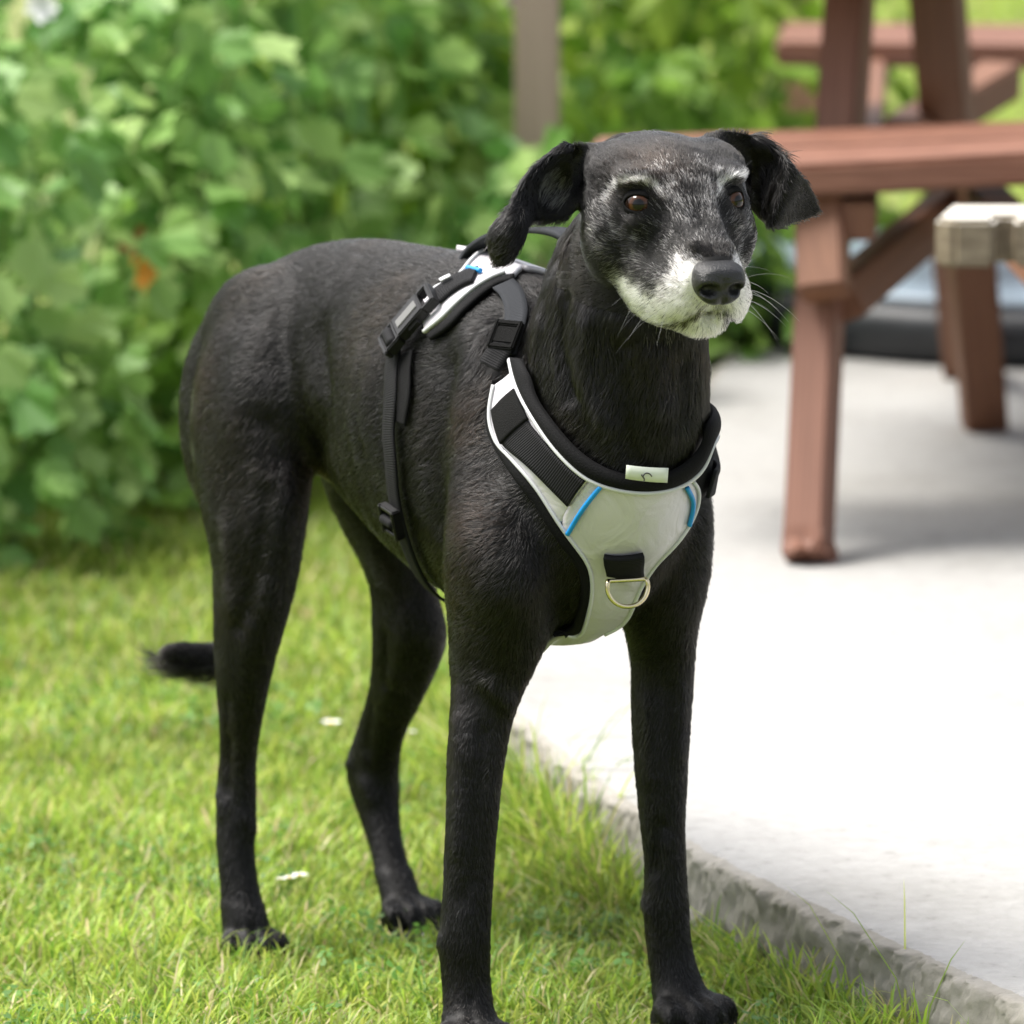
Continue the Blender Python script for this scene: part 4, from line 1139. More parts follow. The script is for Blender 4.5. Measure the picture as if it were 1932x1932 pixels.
harness = empty('dog_harness', dog(0.02, 0, 0.34))
tag(harness, 'silver and black padded dog harness with blue piping and chest ring', 'harness')
HV, HF_ = [], []
def skin(p):
    l, n, i, d = bt.find_nearest(Vector(p)); return np.array(l), np.array(n)
def item(q):
    """a pixel on the visible skin, or a point in space drawn to the skin"""
    if len(q) == 2:
        h = hit(*q)
        if h is None:
            p = PB(q[0], q[1], -0.015) if q[0] < 1000 and q[1] < 600 else PA(q[0], q[1], 0.03); h = skin(p)[0]
        return h
    return skin(np.array(q))[0]
def smooth_line(items, sub=8): return catmull(np.array([item(q) for q in items]), sub)
def resample(P, n):
    s = np.concatenate([[0], np.cumsum(np.linalg.norm(np.diff(P, axis=0), axis=1))]); t = np.linspace(0, s[-1], n)
    return np.stack([np.interp(t, s, P[:, k]) for k in range(3)], -1)
def grid_mesh(name, G, mat, th, parent, smooth_it=4, puff=0.0):
    n, m_ = G.shape[:2]
    for _ in range(smooth_it):
        H_ = G.copy(); H_[1:-1] = G[1:-1] * .5 + .25 * (G[2:] + G[:-2]); G = H_.copy(); H_[:, 1:-1] = G[:, 1:-1] * .5 + .25 * (G[:, 2:] + G[:, :-2]); G = H_
    nr = np.cross(np.gradient(G, axis=0), np.gradient(G, axis=1)); nr /= np.maximum(np.linalg.norm(nr, axis=2, keepdims=True), 1e-9)
    mid = G[n // 2, m_ // 2]; flip = np.dot(nr[n // 2, m_ // 2], skin(mid)[1]) < 0
    if flip: nr = -nr
    if puff:
        t = np.sin(np.linspace(0, np.pi, m_)) ** 0.5
        G = G + nr * (t * puff)[None, :, None]
    F = np.array([(i * m_ + j, (i + 1) * m_ + j, (i + 1) * m_ + j + 1, i * m_ + j + 1) for i in range(n - 1) for j in range(m_ - 1)])
    if not flip: pass
    else: F = F[:, ::-1]
    b_0 = sum(len(x) for x in HV)
    if name != 'handle': HF_.extend((F + b_0).tolist()); HV.append(G.reshape(-1, 3))
    o = mesh_obj(name, G.reshape(-1, 3), F, mat, parent, True)
    uvl = o.data.uv_layers.new(name='UVMap')
    L = np.linalg.norm(G[-1, m_ // 2] - G[0, m_ // 2]); W = np.linalg.norm(G[n // 2, -1] - G[n // 2, 0])
    al = np.concatenate([[0], np.cumsum(np.linalg.norm(np.diff(G[:, m_ // 2], axis=0), axis=1))])
    uv = np.stack([np.repeat(al, m_), np.tile(np.linspace(0, W, m_), n)], -1)
    li = np.empty(len(o.data.loops), np.int32); o.data.loops.foreach_get('vertex_index', li)
    uvl.data.foreach_set('uv', uv[li].astype(np.float32).ravel())
    s = o.modifiers.new('s', 'SOLIDIFY'); s.thickness = th; s.offset = -1
    return o
def patch(name, A, B, n, m_, off, th, mat, parent=harness, smooth_it=4, puff=0.0):
    a, b_ = resample(smooth_line(A), n), resample(smooth_line(B), n)
    G = np.empty((n, m_, 3))
    for i in range(n):
        for j in range(m_):
            p, nn = skin(a[i] + (b_[i] - a[i]) * j / (m_ - 1)); G[i, j] = p + nn * off
    return grid_mesh(name, G, mat, th, parent, smooth_it, puff)
def strap(name, path, hw, off, th, mat, parent=harness, n=60, m_=5, free=False):
    c = resample(catmull(np.array(path, float), 10) if free else smooth_line(path), n)
    if not free:
        cn = []
        for i in range(n):
            p, nn = skin(c[i]); c[i] = p + nn * off; cn.append(nn)
        cn = np.array(cn)
        for _ in range(8): cn[1:-1] = cn[1:-1] * .5 + .25 * (cn[2:] + cn[:-2]); c[1:-1] = c[1:-1] * .5 + .25 * (c[2:] + c[:-2])
        t = np.gradient(c, axis=0); s = np.cross(cn, t)
    else: s = np.tile(DL, (n, 1))
    s /= np.linalg.norm(s, axis=1, keepdims=True)
    G = c[:, None, :] + s[:, None, :] * np.linspace(-hw, hw, m_)[None, :, None]
    return grid_mesh(name, G, mat, th, parent, 2)
def tube(name, P, r_, mat, parent, closed=False, seg=10):
    P = np.array(P); n = len(P); t = np.roll(P, -1, 0) - np.roll(P, 1, 0) if closed else np.gradient(P, axis=0)
    t /= np.linalg.norm(t, axis=1, keepdims=True)
    u0 = norm(np.cross(t[0], [0.3, 0.5, 0.8])); V = []
    for i in range(n):
        u0 = norm(u0 - t[i] * np.dot(u0, t[i])); w = np.cross(t[i], u0)
        for j in range(seg): V.append(P[i] + r_ * (u0 * math.cos(j * 2 * math.pi / seg) + w * math.sin(j * 2 * math.pi / seg)))
    F = [(i * seg + j, i * seg + (j + 1) % seg, ((i + 1) % n) * seg + (j + 1) % seg, ((i + 1) % n) * seg + j) for i in range(n if closed else n - 1) for j in range(seg)]
    if not closed: F += [tuple(range(seg))[::-1], tuple((n - 1) * seg + j for j in range(seg))]
    return mesh_obj(name, V, F, mat, parent, True)
def pipe(name, path, r_, off, mat, parent, n=70):
    c = resample(smooth_line(path), n)
    for i in range(n):
        p, nn = skin(c[i]); c[i] = p + nn * off
    for _ in range(5): c[1:-1] = c[1:-1] * .5 + .25 * (c[2:] + c[:-2])
    return tube(name, c, r_, mat, parent)
# points on the far side of the neck and chest
nb_ = [tuple(dog(-0.015, 0.105, 0.555)), tuple(dog(-0.06, 0.10, 0.60)), tuple(dog(-0.10, 0.05, 0.65)), tuple(dog(-0.10, 0.0, 0.66))]
inner = [(1000, 680), (1009, 700), (1023, 746), (1059, 800), (1108, 854), (1171, 888), (1230, 891), (1279, 870), (1312, 834), (1325, 790), tuple(dog(0.04, 0.085, 0.565)), tuple(dog(0.0, 0.08, 0.60)), tuple(dog(-0.05, 0.06, 0.64))]
pline = [(970, 686), (978, 704), (991, 745), (1023, 800), (1072, 861), (1117, 901), (1171, 922), (1225, 924), (1275, 909), (1313, 876), (1330, 830), tuple(dog(0.03, 0.098, 0.535)), tuple(dog(-0.015, 0.10, 0.575)), tuple(dog(-0.07, 0.085, 0.62))]
outer = [(937, 733), (930, 791), (946, 836), (973, 863), (1018, 917), (1061, 985), (1104, 1043), (1115, 1079), (1113, 1129), (1092, 1187), (1068, 1215)]
outer2 = [(934, 720), (920, 795), (933, 840), (960, 878), (1008, 942), (1046, 1005), (1085, 1056), (1096, 1090), (1094, 1135), (1072, 1180), (1050, 1205)]
rightE = [(1296, 902), (1306, 922), (1300, 960), (1257, 1025), (1221, 1066), (1194, 1115), (1168, 1165), (1140, 1195)]
under = [tuple(dog(-0.02, 0.012, 0.33)), tuple(dog(-0.10, 0.012, 0.33)), tuple(dog(-0.19, 0.012, 0.34))]
underR = [tuple(dog(-0.02, -0.022, 0.33)), tuple(dog(-0.10, -0.022, 0.33)), tuple(dog(-0.19, -0.022, 0.34))]
plate = patch('chest_plate', [(1117, 903), (1085, 945), (1061, 985)] + outer[6:] + underR, rightE[:1] + rightE + under, 90, 22, 0.0065, 0.005, M_silver, smooth_it=6)
arm = patch('collar_arm', [(978, 704), (991, 745), (1023, 800), (1072, 861), (1117, 903)], [(937, 733), (928, 791), (946, 838), (990, 885), (1061, 985)], 50, 14, 0.0062, 0.005, M_silver, smooth_it=5)
armR = patch('collar_arm', [(1275, 909), (1313, 880), tuple(dog(0.03, 0.098, 0.53)), tuple(dog(-0.015, 0.10, 0.57))], [(1300, 955), (1322, 925), tuple(dog(0.015, 0.12, 0.49)), tuple(dog(-0.03, 0.12, 0.54))], 30, 10, 0.006, 0.005, M_neo, smooth_it=4)
edgeb = patch('edge_binding', outer, outer2, 70, 6, 0.0050, 0.005, M_neo, smooth_it=4, puff=0.002)
trim = patch('neck_padding', pline, inner, 110, 10, 0.0060, 0.006, M_neo, smooth_it=5, puff=0.006)
pipe('piping', pline, 0.0019, 0.0088, M_pipe, trim, 110)
pipe('piping', outer, 0.0017, 0.0068, M_pipe, plate, 80)
pipe('piping', rightE, 0.0017, 0.0070, M_pipe, plate, 60)
pipe('blue_piping', [(1138, 914), (1110, 955), (1076, 1001)], 0.0021, 0.0085, M_blue, plate, 30)
pipe('blue_piping', [(1283, 912), (1293, 944), (1285, 984)], 0.0021, 0.0085, M_blue, plate, 30)
patch('webbing_strap', [(1006, 798), (1050, 846), (1112, 903)], [(962, 838), (1010, 885), (1080, 950)], 40, 8, 0.0098, 0.003, M_web, arm, smooth_it=4)
patch('hook_patch', [(987, 742), (1010, 796)], [(941, 782), (963, 840)], 16, 10, 0.0112, 0.003, M_velcro, arm, smooth_it=3)
strap('side_loop', [(1318, 905), (1338, 875), tuple(dog(0.03, 0.115, 0.50)), tuple(dog(-0.02, 0.125, 0.53))], 0.012, 0.013, 0.003, M_web, armR, 24)
# chest ring on its loop
lp = patch('ring_loop', [(1144, 1034), (1141, 1070)], [(1207, 1032), (1204, 1070)], 14, 12, 0.0115, 0.005, M_web, plate, smooth_it=3)
c0, nn = skin(hit(1173, 1066)); nf = norm(nn * [1, 1, 0] * 1.0 + nn * 0.0); rx = norm(np.cross([0, 0, 1.0], nf)); rx = rx if rx[0] > 0 else -rx
ry = norm(UP - nf * 0.12)
top = c0 + nn * 0.016
pts = [top + nf * 0.0025 + rx * 0.0178 * math.cos(a) + ry * (0.0165 * math.sin(a) - 0.0045) for a in np.linspace(R(15), R(-195), 40)]
pts += [top + rx * x + ry * 0.0005 for x in np.linspace(-0.0165, 0.0165, 14)]
tube('chest_ring', pts, 0.0019, M_brass, harness, closed=True, seg=12)
# cloth label standing up at the neck edge
a0, n0 = skin(hit(1180, 893)); a1, n1_ = skin(hit(1246, 895))
hgt = UP * 0.0125 + DF * 0.002
b0, b1_ = a0 + n0 * 0.014, a1 + n1_ * 0.014
V = []
for i in range(9):
    t = i / 8; p = b0 + (b1_ - b0) * t + n0 * 0.002 * math.sin(t * 3.1)
    V += [p, p + hgt * 0.5 + n0 * 0.0012, p + hgt * (0.93 + 0.07 * t) ]
F = [(i * 3 + k, (i + 1) * 3 + k, (i + 1) * 3 + k + 1, i * 3 + k + 1) for i in range(8) for k in range(2)]
lab_o = mesh_obj('cloth_label', V, F, M_tagc, harness, True); so = lab_o.modifiers.new('s', 'SOLIDIFY'); so.thickness = 0.0006
ink = []
cc = b0 + (b1_ - b0) * 0.52 + n0 * 0.0042 + hgt * 0.30
ex_ = norm(b1_ - b0)
tube('label_print', [cc + ex_ * 0.0038 * math.cos(a) + UP * 0.0040 * math.sin(a) for a in np.linspace(R(170), R(20), 12)], 0.0005, M_ink, lab_o, seg=6)
tube('label_print', [cc + ex_ * (-0.0038 + 0.0012 * math.sin(t * 5)) + UP * (-0.0035 + 0.006 * t) for t in np.linspace(0, 1, 8)], 0.0005, M_ink, lab_o, seg=6)
# strap from the collar up to the back, with its slider
strap('neck_strap', [(958, 672), (972, 630), (977, 595), (968, 562), (952, 545)], 0.0098, 0.006, 0.0022, M_greyweb, n=50)
strap('strap_end', [(962, 660), (945, 680), (932, 702)], 0.0105, 0.012, 0.0025, M_web, n=16)
def oriented(c, ax, nn):
    ax = norm(ax - nn * np.dot(ax, nn)); sd_ = norm(np.cross(nn, ax))
    return c, ax, sd_, norm(nn)
def block(name, fr, parts, mat, parent, bev=0.0012):
    """parts: (x0,x1,y0,y1,z0,z1) along axis, across, out of the body"""
    c, ax, sd_, nn = fr
    bm = bmesh.new()
    for (x0, x1, y0, y1, z0, z1) in parts:
        r_ = bmesh.ops.create_cube(bm, size=1.0)['verts']
        for v_ in r_:
            v_.co = Vector(((x0 + x1) / 2 + v_.co.x * (x1 - x0), (y0 + y1) / 2 + v_.co.y * (y1 - y0), (z0 + z1) / 2 + v_.co.z * (z1 - z0)))
    bmesh.ops.bevel(bm, geom=list(bm.edges), offset=bev, segments=3, affect='EDGES')
    o = bm_obj(name, bm, mat, None, False)
    o.matrix_basis = Matrix(((ax[0], sd_[0], nn[0], c[0]), (ax[1], sd_[1], nn[1], c[1]), (ax[2], sd_[2], nn[2], c[2]), (0, 0, 0, 1)))
    put_under(o, parent); return o
pS, nS = skin(hit(962, 646))
frS = oriented(pS + nS * 0.0095, skin(hit(975, 618))[0] - skin(hit(952, 676))[0], nS)
block('slider', frS, [(-0.014, -0.009, -0.0115, 0.0115, -0.002, 0.004), (0.009, 0.014, -0.0115, 0.0115, -0.002, 0.004), (-0.014, 0.014, -0.0125, -0.009, -0.002, 0.005), (-0.014, 0.014, 0.009, 0.0125, -0.002, 0.005), (-0.0085, 0.0085, -0.010, 0.010, 0.0, 0.0032)], M_velcro, harness)
# --- back piece
bA = [tuple(dog(-0.105, 0.0, 0.68)), tuple(dog(-0.14, 0.0, 0.68)), tuple(dog(-0.18, 0.0, 0.68)), (876, 531), (836, 553), (802, 572)]
bB = [(972, 529), (956, 531), (938, 537), (905, 556), (856, 601), (814, 635)]
bC = [(968, 540), (955, 542), (940, 548), (912, 568), (866, 612), (822, 647)]
back = patch('back_panel', bA, bB, 50, 12, 0.0075, 0.005, M_silver, smooth_it=5)
patch('edge_binding', bB, bC, 50, 6, 0.0058, 0.005, M_neo, smooth_it=4, puff=0.002)
pipe('piping', bB[1:], 0.0019, 0.0090, M_pipe, back, 50)
pipe('piping', bA[2:], 0.0016, 0.0085, M_pipe, back, 50)
patch('back_panel', [tuple(dog(-0.105, 0.006, 0.68)), tuple(dog(-0.16, 0.006, 0.68)), tuple(dog(-0.24, 0.006, 0.68))], [tuple(dog(-0.105, 0.06, 0.64)), tuple(dog(-0.14, 0.075, 0.62)), tuple(dog(-0.24, 0.06, 0.63))], 30, 10, 0.007, 0.005, M_silver, smooth_it=4)
pipe('blue_piping', [(890, 524), (903, 527), (914, 530)], 0.0022, 0.0100, M_blue, back, 16)
strap('buckle_strap', [(905, 535), (885, 541), (858, 556), (835, 575)], 0.0125, 0.011, 0.003, M_web, back, 24)
patch('reflective_mark', [(845, 549), (863, 541)], [(849, 553), (866, 545)], 10, 4, 0.0145, 0.001, M_pipe, back, smooth_it=1)
# side-release buckle
pB, nB = skin(hit(792, 618)); nB = norm(nB + skin(hit(830, 580))[1] + skin(hit(755, 665))[1])
frB = oriented(pB + nB * 0.011, skin(hit(838, 566))[0] - skin(hit(750, 668))[0], nB)
L_ = np.linalg.norm(skin(hit(838, 566))[0] - skin(hit(750, 668))[0])
h_ = L_ / 2
bk = block('buckle', frB, [(-h_ * 0.42, h_ * 0.62, -0.0135, 0.0135, -0.003, 0.0075), (h_ * 0.60, h_ * 0.98, -0.0145, -0.0100, -0.003, 0.0065), (h_ * 0.60, h_ * 0.98, 0.0100, 0.0145, -0.003, 0.0065), (h_ * 0.90, h_ * 1.05, -0.0145, 0.0145, -0.003, 0.0065),
                            (-h_ * 0.95, -h_ * 0.40, -0.0145, -0.0108, -0.003, 0.0068), (-h_ * 0.95, -h_ * 0.40, 0.0108, 0.0145, -0.003, 0.0068), (-h_ * 1.06, -h_ * 0.92, -0.0145, 0.0145, -0.003, 0.0062), (-h_ * 0.52, -h_ * 0.40, -0.0145, 0.0145, -0.003, 0.0068)], M_plast, harness)
block('inset_plate', frB, [(-h_ * 0.30, h_ * 0.50, -0.0055, 0.0055, 0.0070, 0.0084)], M_plate, bk, 0.0006)
block('release_prong', frB, [(-h_ * 0.12, h_ * 0.30, 0.0125, 0.0158, -0.001, 0.0045)], M_plast, bk, 0.0012)
block('release_prong', frB, [(-h_ * 0.12, h_ * 0.30, -0.0158, -0.0125, -0.001, 0.0045)], M_plast, bk, 0.0012)
c, ax, sd_, nn2 = frB
tube('strap_bar', [c - ax * h_ * 0.72 + sd_ * y_ + nn2 * 0.003 for y_ in np.linspace(-0.0105, 0.0105, 6)], 0.0058, M_web, bk, seg=14)
# girth strap down the flank and under the chest
strap('girth_strap', [(757, 668), (751, 700), (751, 760), (746, 815), (752, 870), (758, 940), (770, 990), (788, 1045), tuple(dog(-0.165, -0.055, 0.362)), tuple(dog(-0.165, -0.02, 0.35)), tuple(dog(-0.17, 0.03, 0.355)), tuple(dog(-0.20, 0.10, 0.42)), tuple(dog(-0.22, 0.10, 0.55)), tuple(dog(-0.22, 0.04, 0.65))], 0.0098, 0.0085, 0.0024, M_web, n=150)
strap('girth_strap', [(776, 668), (772, 705), (772, 750), (764, 800)], 0.0085, 0.0055, 0.002, M_neo, n=30)
pG, nG = skin(hit(762, 974)); frG = oriented(pG + nG * 0.011, skin(hit(758, 945))[0] - skin(hit(770, 1003))[0], nG)
sl = block('slider', frG, [(-0.0135, -0.009, -0.014, 0.014, -0.003, 0.005), (0.009, 0.0135, -0.014, 0.014, -0.003, 0.005), (-0.0135, 0.0135, -0.014, -0.0098, -0.003, 0.006), (-0.0135, 0.0135, 0.0098, 0.014, -0.003, 0.006)], M_plast, harness)
tube('strap_bar', [frG[0] + frG[2] * y_ + frG[3] * 0.003 for y_ in np.linspace(-0.0098, 0.0098, 6)], 0.0050, M_web, sl, seg=14)
# handle: a loop of webbing standing over the back
hp = [PB(889, 547, -0.005), PB(886, 520, -0.005), PB(885, 498, -0.003), PB(893, 478, 0), PB(912, 457, 0), PB(945, 438, 0), PB(985, 430, 0), PB(1030, 429, 0), PB(1068, 436, 0), PB(1090, 452, 0), PB(1098, 480, 0), PB(1100, 510, 0), PB(1102, 535, 0)]
strap('handle', hp, 0.0125, 0, 0.0045, M_greyweb, n=80, free=True)

hbt = BVHTree.FromPolygons(np.vstack(HV).tolist(), HF_)
# --- coat: real short hairs, each with its own colour
def sstep(a, b, x):
    t = np.clip((x - a) / (b - a), 0, 1); return t * t * (3 - 2 * t)
def g3(h, L, F, U, r_):
    return np.exp(-(((np.abs(h[:, 0]) - L) ** 2 + ((h[:, 1] - F) * 0.8) ** 2 + (h[:, 2] - U) ** 2) / (2 * r_ ** 2)))
# grey patches seen on the face (pixel, share of white hairs, radius in px), mirrored to the other side
GREY = []
_arc = catmull(np.array([(1144, 378), (1160, 357), (1180, 343), (1203, 338), (1225, 343), (1242, 356), (1253, 374)], float), 4)
for k_, (u_, v_) in enumerate(_arc): GREY.append((u_, v_, 0.80 + 0.19 * math.sin(math.pi * k_ / (len(_arc) - 1)), 6.5))
GREY += [(1236, 331, .62, 9), (1249, 320, .5, 9), (1257, 307, .32, 9), (1268, 352, .5, 11), (1272, 374, .5, 11), (1286, 388, .42, 16), (1292, 345, .28, 14), (1300, 410, .32, 14),
         (1209, 451, .42, 8), (1222, 437, .5, 7), (1237, 423, .45, 7), (1154, 420, .42, 13), (1170, 440, .42, 13), (1192, 480, .36, 13), (1148, 404, .40, 10), (1128, 396, .26, 10), (1121, 434, .26, 14),
         (1140, 470, .26, 16), (1165, 500, .24, 16), (1203, 495, .34, 12), (1225, 515, .30, 12), (1327, 448, .12, 18), (1255, 470, .16, 14), (1180, 540, .30, 12)]
_g = []
for u_, v_, a_, r_ in GREY:
    p_ = hit(u_, v_)
    if p_ is not None: _g.append((to_head(p_[None])[0], a_, r_ / pxm(p_)))
GREY = _g
def grey_amount(P):
    """share of white hairs over the face, in head coordinates"""
    h = to_head(P); L, F, U = np.abs(h[:, 0]), h[:, 1], h[:, 2]
    near = (F > -0.06) & (U > -0.115) & (U < 0.05) & (L < 0.085)
    g = np.zeros(len(P))
    # white lips and chin, running back under the cheek
    lip = sstep(-0.046, -0.066, U - 0.18 * np.clip(0.02 - F, 0, 1)) * sstep(-0.016, 0.012, F)
    front = sstep(0.034, 0.060, F - 0.35 * (-0.03 - U) * 0) * sstep(-0.016, -0.030, U) * sstep(0.006, 0.016, L + np.clip(-0.040 - U, 0, 1) * 2)
    w = np.maximum(lip, front)
    g = w * 0.97
    for (c_, amp, r_) in GREY: g = np.maximum(g, amp * g3(h, abs(c_[0]), c_[1], c_[2], r_))
    # dark rings round the eyes and the dark line of the lips
    g = g * (1 - 0.97 * np.exp(-(((L - 0.0405) / 0.0125) ** 2 + ((U + 0.002) / 0.0088) ** 2) ** 2) * (F > -0.01))
    g = g * (1 - 0.85 * g3(h, 0.025, 0.020, -0.006, 0.005))
    g = g * (1 - 0.75 * g3(h, 0.036, 0.046, -0.036, 0.011))
    dmo = np.full(len(P), 1.0); k_ = np.where(near & (F > 0))[0]
    if len(k_): dmo[k_] = dist_line(P[k_], MOUTH)
    g = g * (1 - 0.97 * np.exp(-(dmo / 0.0036) ** 2))
    g = g * (1 - 0.6 * g3(h, 0.0, 0.092, -0.064, 0.004))
    return np.where(near, g, 0)
def make_coat(count):
    A, B, Cc, D = (SV[SF[:, k]] for k in range(4))
    ar = np.linalg.norm(np.cross(Cc - A, D - B), axis=1) / 2
    ctr = (A + B + Cc + D) / 4
    fh = to_head(ctr)
    face = (np.abs(fh[:, 0]) < 0.09) & (fh[:, 1] > -0.13) & (fh[:, 2] > -0.11) & (fh[:, 2] < 0.06)
    nrm = normals(SV, SF)[SF[:, 0]]
    facing = ((CAMP - ctr) * nrm).sum(1) > -1.6
    wgt = ar * np.where(face, 5.0, 1.0) * np.where(facing, 1.0, 0.35)
    wgt[ctr[:, 2] < 0.004] = 0
    fi = rng.choice(len(SF), count, p=wgt / wgt.sum())
    s_, t_ = rng.random(count)[:, None], rng.random(count)[:, None]
    P = (A[fi] * (1 - s_) + B[fi] * s_) * (1 - t_) + (D[fi] * (1 - s_) + Cc[fi] * s_) * t_
    n = (SN[SF[fi, 0]] * (1 - s_) + SN[SF[fi, 1]] * s_) * (1 - t_) + (SN[SF[fi, 3]] * (1 - s_) + SN[SF[fi, 2]] * s_) * t_
    n /= np.linalg.norm(n, axis=1, keepdims=True)
    h = to_head(P); z = P[:, 2]
    u, v = project(P)
    isface = (np.abs(h[:, 0]) < 0.085) & (h[:, 1] > -0.10) & (h[:, 2] > -0.10) & (h[:, 2] < 0.055)
    nearh = np.linalg.norm(P - HO, axis=1) < 0.28
    ears = nearh & (((u < 1085) & (v < 512) & (h[:, 0] < -0.06)) | ((u > 1412) & (v < 440) & (h[:, 0] > 0.055)))
    isface &= ~ears
    leg_ = z < 0.33
    a_ = (P - dog(0, 0, 0)) @ DF
    tail_ = (a_ < -0.655) & (z < 0.53) & (z > 0.2) & (u < 480)
    # lie of the hair
    d = -DF[None] * 0.75 - UP[None] * 0.55 + np.zeros((count, 3))
    nk_ = np.clip((z - 0.50) / 0.1, 0, 1)[:, None] * (a_ > -0.05)[:, None]
    d = d * (1 - nk_) + (-UP * 0.95 - DF * 0.2) * nk_
    d[leg_] = -UP - DF * 0.15
    d[tail_] = np.array([-1.0, 0, -0.25])
    toN = P - head(0, 0.10, -0.03)
    fd = toN + HUv * 0.02 + HLv * np.sign(h[:, [0]]) * 0.01
    low = (h[:, 2] < -0.045)[:, None]
    fd = fd - HUv * 0.05 * low
    d[isface] = fd[isface]
    er = np.where(h[:, [0]] < 0, -HLv, HLv) * 0.7 - UP * 0.7
    d[ears] = er[ears]
    d /= np.linalg.norm(d, axis=1, keepdims=True)
    # locks: direction wanders a little from place to place
    for k in range(3):
        d[:, k] += (vnoise(P, 55, 11 + k) - 0.5) * 0.6 + (vnoise(P, 160, 21 + k) - 0.5) * 0.4
    d += rng.normal(0, 0.13, (count, 3))
    d -= n * (d * n).sum(1, keepdims=True)
    d /= np.maximum(np.linalg.norm(d, axis=1, keepdims=True), 1e-6)
    L = np.full(count, 0.0100)
    L[leg_] = 0.0075; L[z < 0.06] = 0.005
    L = np.where((nk_[:, 0] > 0.5) & ~isface, 0.0150, L)
    L[isface] = 0.0068
    L = np.where(isface & (h[:, 1] > 0.03), 0.0055, L)
    L = np.where(isface & (h[:, 1] < 0.0) & (h[:, 2] > 0.022), 0.0048, L)
    L = np.where(isface & (h[:, 1] > 0.03) & (h[:, 2] < -0.055), 0.0075, L)
    L[ears] = 0.0070
    fluff = ears & ((np.linalg.norm(h - to_head(HPx(1055, 350, -0.078)[None]), axis=1) < 0.030) | (np.linalg.norm(h - to_head(HPx(1425, 320, -0.075)[None]), axis=1) < 0.034))
    L[fluff] = 0.014
    under = tail_ & (n[:, 2] < -0.2); L[under] = 0.030
    L *= 0.65 + 0.6 * rng.random(count)
    lift = 0.12 + 0.16 * rng.random(count) + np.where(isface, 0.10, 0)
    lift = np.where((vnoise(P, 120, 5) > 0.72) & ~leg_, lift + 0.08, lift)
    # keep hairs off eyes, lids and nose
    ok = np.ones(count, bool)
    for c_, g_ in EYES:
        q = P - c_; q = q - (q @ g_)[:, None] * g_
        ex_ = norm(np.cross(UP, g_)); ey_ = np.cross(g_, ex_)
        ok &= ~((((q @ ex_) / 0.0106) ** 2 + ((q @ ey_) / 0.0068) ** 2 < 1) & (np.linalg.norm(P - c_, axis=1) < 0.02))
    km = np.where(isface & (h[:, 1] > 0))[0]
    ok[km] &= dist_line(P[km], MOUTH) > 0.0016
    ok &= np.linalg.norm((h - [0, 0.0880, -0.0385]) / [0.0215, 0.022, 0.0185], axis=1) > 1
    # no hair where the harness lies on the body
    cand = np.where(ok & (P[:, 2] > 0.32) & ~isface & ~ears)[0]
    for i in cand:
        if hbt.ray_cast(Vector(P[i] - n[i] * 0.002), Vector(n[i]), 0.022)[0] is not None: ok[i] = False
    P, n, d, L, lift = P[ok], n[ok], d[ok], L[ok], lift[ok]; isf = isface[ok]; ea = ears[ok]; lg = leg_[ok]; count = len(P)
    npt = 4
    t = np.linspace(0, 1, npt)
    pts = np.empty((count, npt, 3), np.float32)
    for k, tt in enumerate(t):
        pts[:, k] = P - n * 0.0006 + d * (L * tt)[:, None] + n * (L * (lift * tt + 0.10 * np.sin(tt * 2.2) - 0.16 * tt * tt))[:, None]
    # colour of each hair
    g = grey_amount(P)
    clump = vnoise(P * np.array([1, 1, 0.6]), 260, 3) * 0.6 + vnoise(P, 520, 4) * 0.4
    pw = np.clip(g + (clump - 0.5) * 1.25 * np.sqrt(np.clip(g * (1 - g), 0, 1)) * 1.2, 0, 1)
    white = rng.random(count) < pw
    lk = vnoise(P * np.array([1, 1, 0.55]), 210, 31) * 0.6 + vnoise(P * np.array([1, 1, 0.5]), 95, 32) * 0.4
    base = 0.0007 + 0.0014 * rng.random(count) + 0.0036 * sstep(0.45, 0.85, lk) * rng.random(count)
    base = np.where(rng.random(count) < 0.05, base + 0.012 * rng.random(count), base)
    br = sstep(0.50, 0.80, vnoise(P, 14, 8)) * 0.7 + 0.10
    col = np.stack([base * (1.08 + 0.75 * br), base * (1 + 0.28 * br), base * (1.0 - 0.10 * br)], 1)
    for (pu, pv, rr, tint) in ((600, 880, 0.030, (.020, .012, .0105)), (868, 1000, 0.040, (.0075, .0042, .0026)), (860, 1120, 0.035, (.0065, .0040, .0026)), (690, 640, 0.05, (.0065, .0048, .0036)), (380, 720, 0.04, (.0075, .0043, .003)), (1240, 300, 0.03, (.010, .0065, .0045)), (870, 800, 0.03, (.0065, .0040, .0026))):
        hp_ = hit(pu, pv)
        if hp_ is None: continue
        w_ = (np.exp(-((P - hp_) ** 2).sum(1) / (2 * (rr * 0.6) ** 2)) * (0.4 + 0.6 * rng.random(count)))[:, None]
        col = col * (1 - w_) + np.array(tint) * 1.5 * w_ * (0.6 + 0.8 * rng.random((count, 1)))
    wv = np.where(g > 0.6, 0.55 + 0.38 * rng.random(count), 0.14 + 0.55 * rng.random(count))
    hh = to_head(P)
    warm = sstep(-0.078, -0.088, hh[:, 2])
    wc = np.stack([wv, wv * (0.985 - 0.03 * warm), wv * (0.955 - 0.13 * warm)], 1)
    col[white] = wc[white]
    rare = (rng.random(count) < 0.006) & ~white
    col[rare] = 0.10
    eg = ea & (hh[:, 0] < 0) & (np.linalg.norm(hh - to_head(HPx(1048, 345, -0.075)[None]), axis=1) < 0.016) & (rng.random(count) < 0.5)
    col[eg] = 0.20
    cu = bpy.data.hair_curves.new('coat')
    cu.add_curves([npt] * count)
    cu.points.foreach_set('position', pts.ravel())
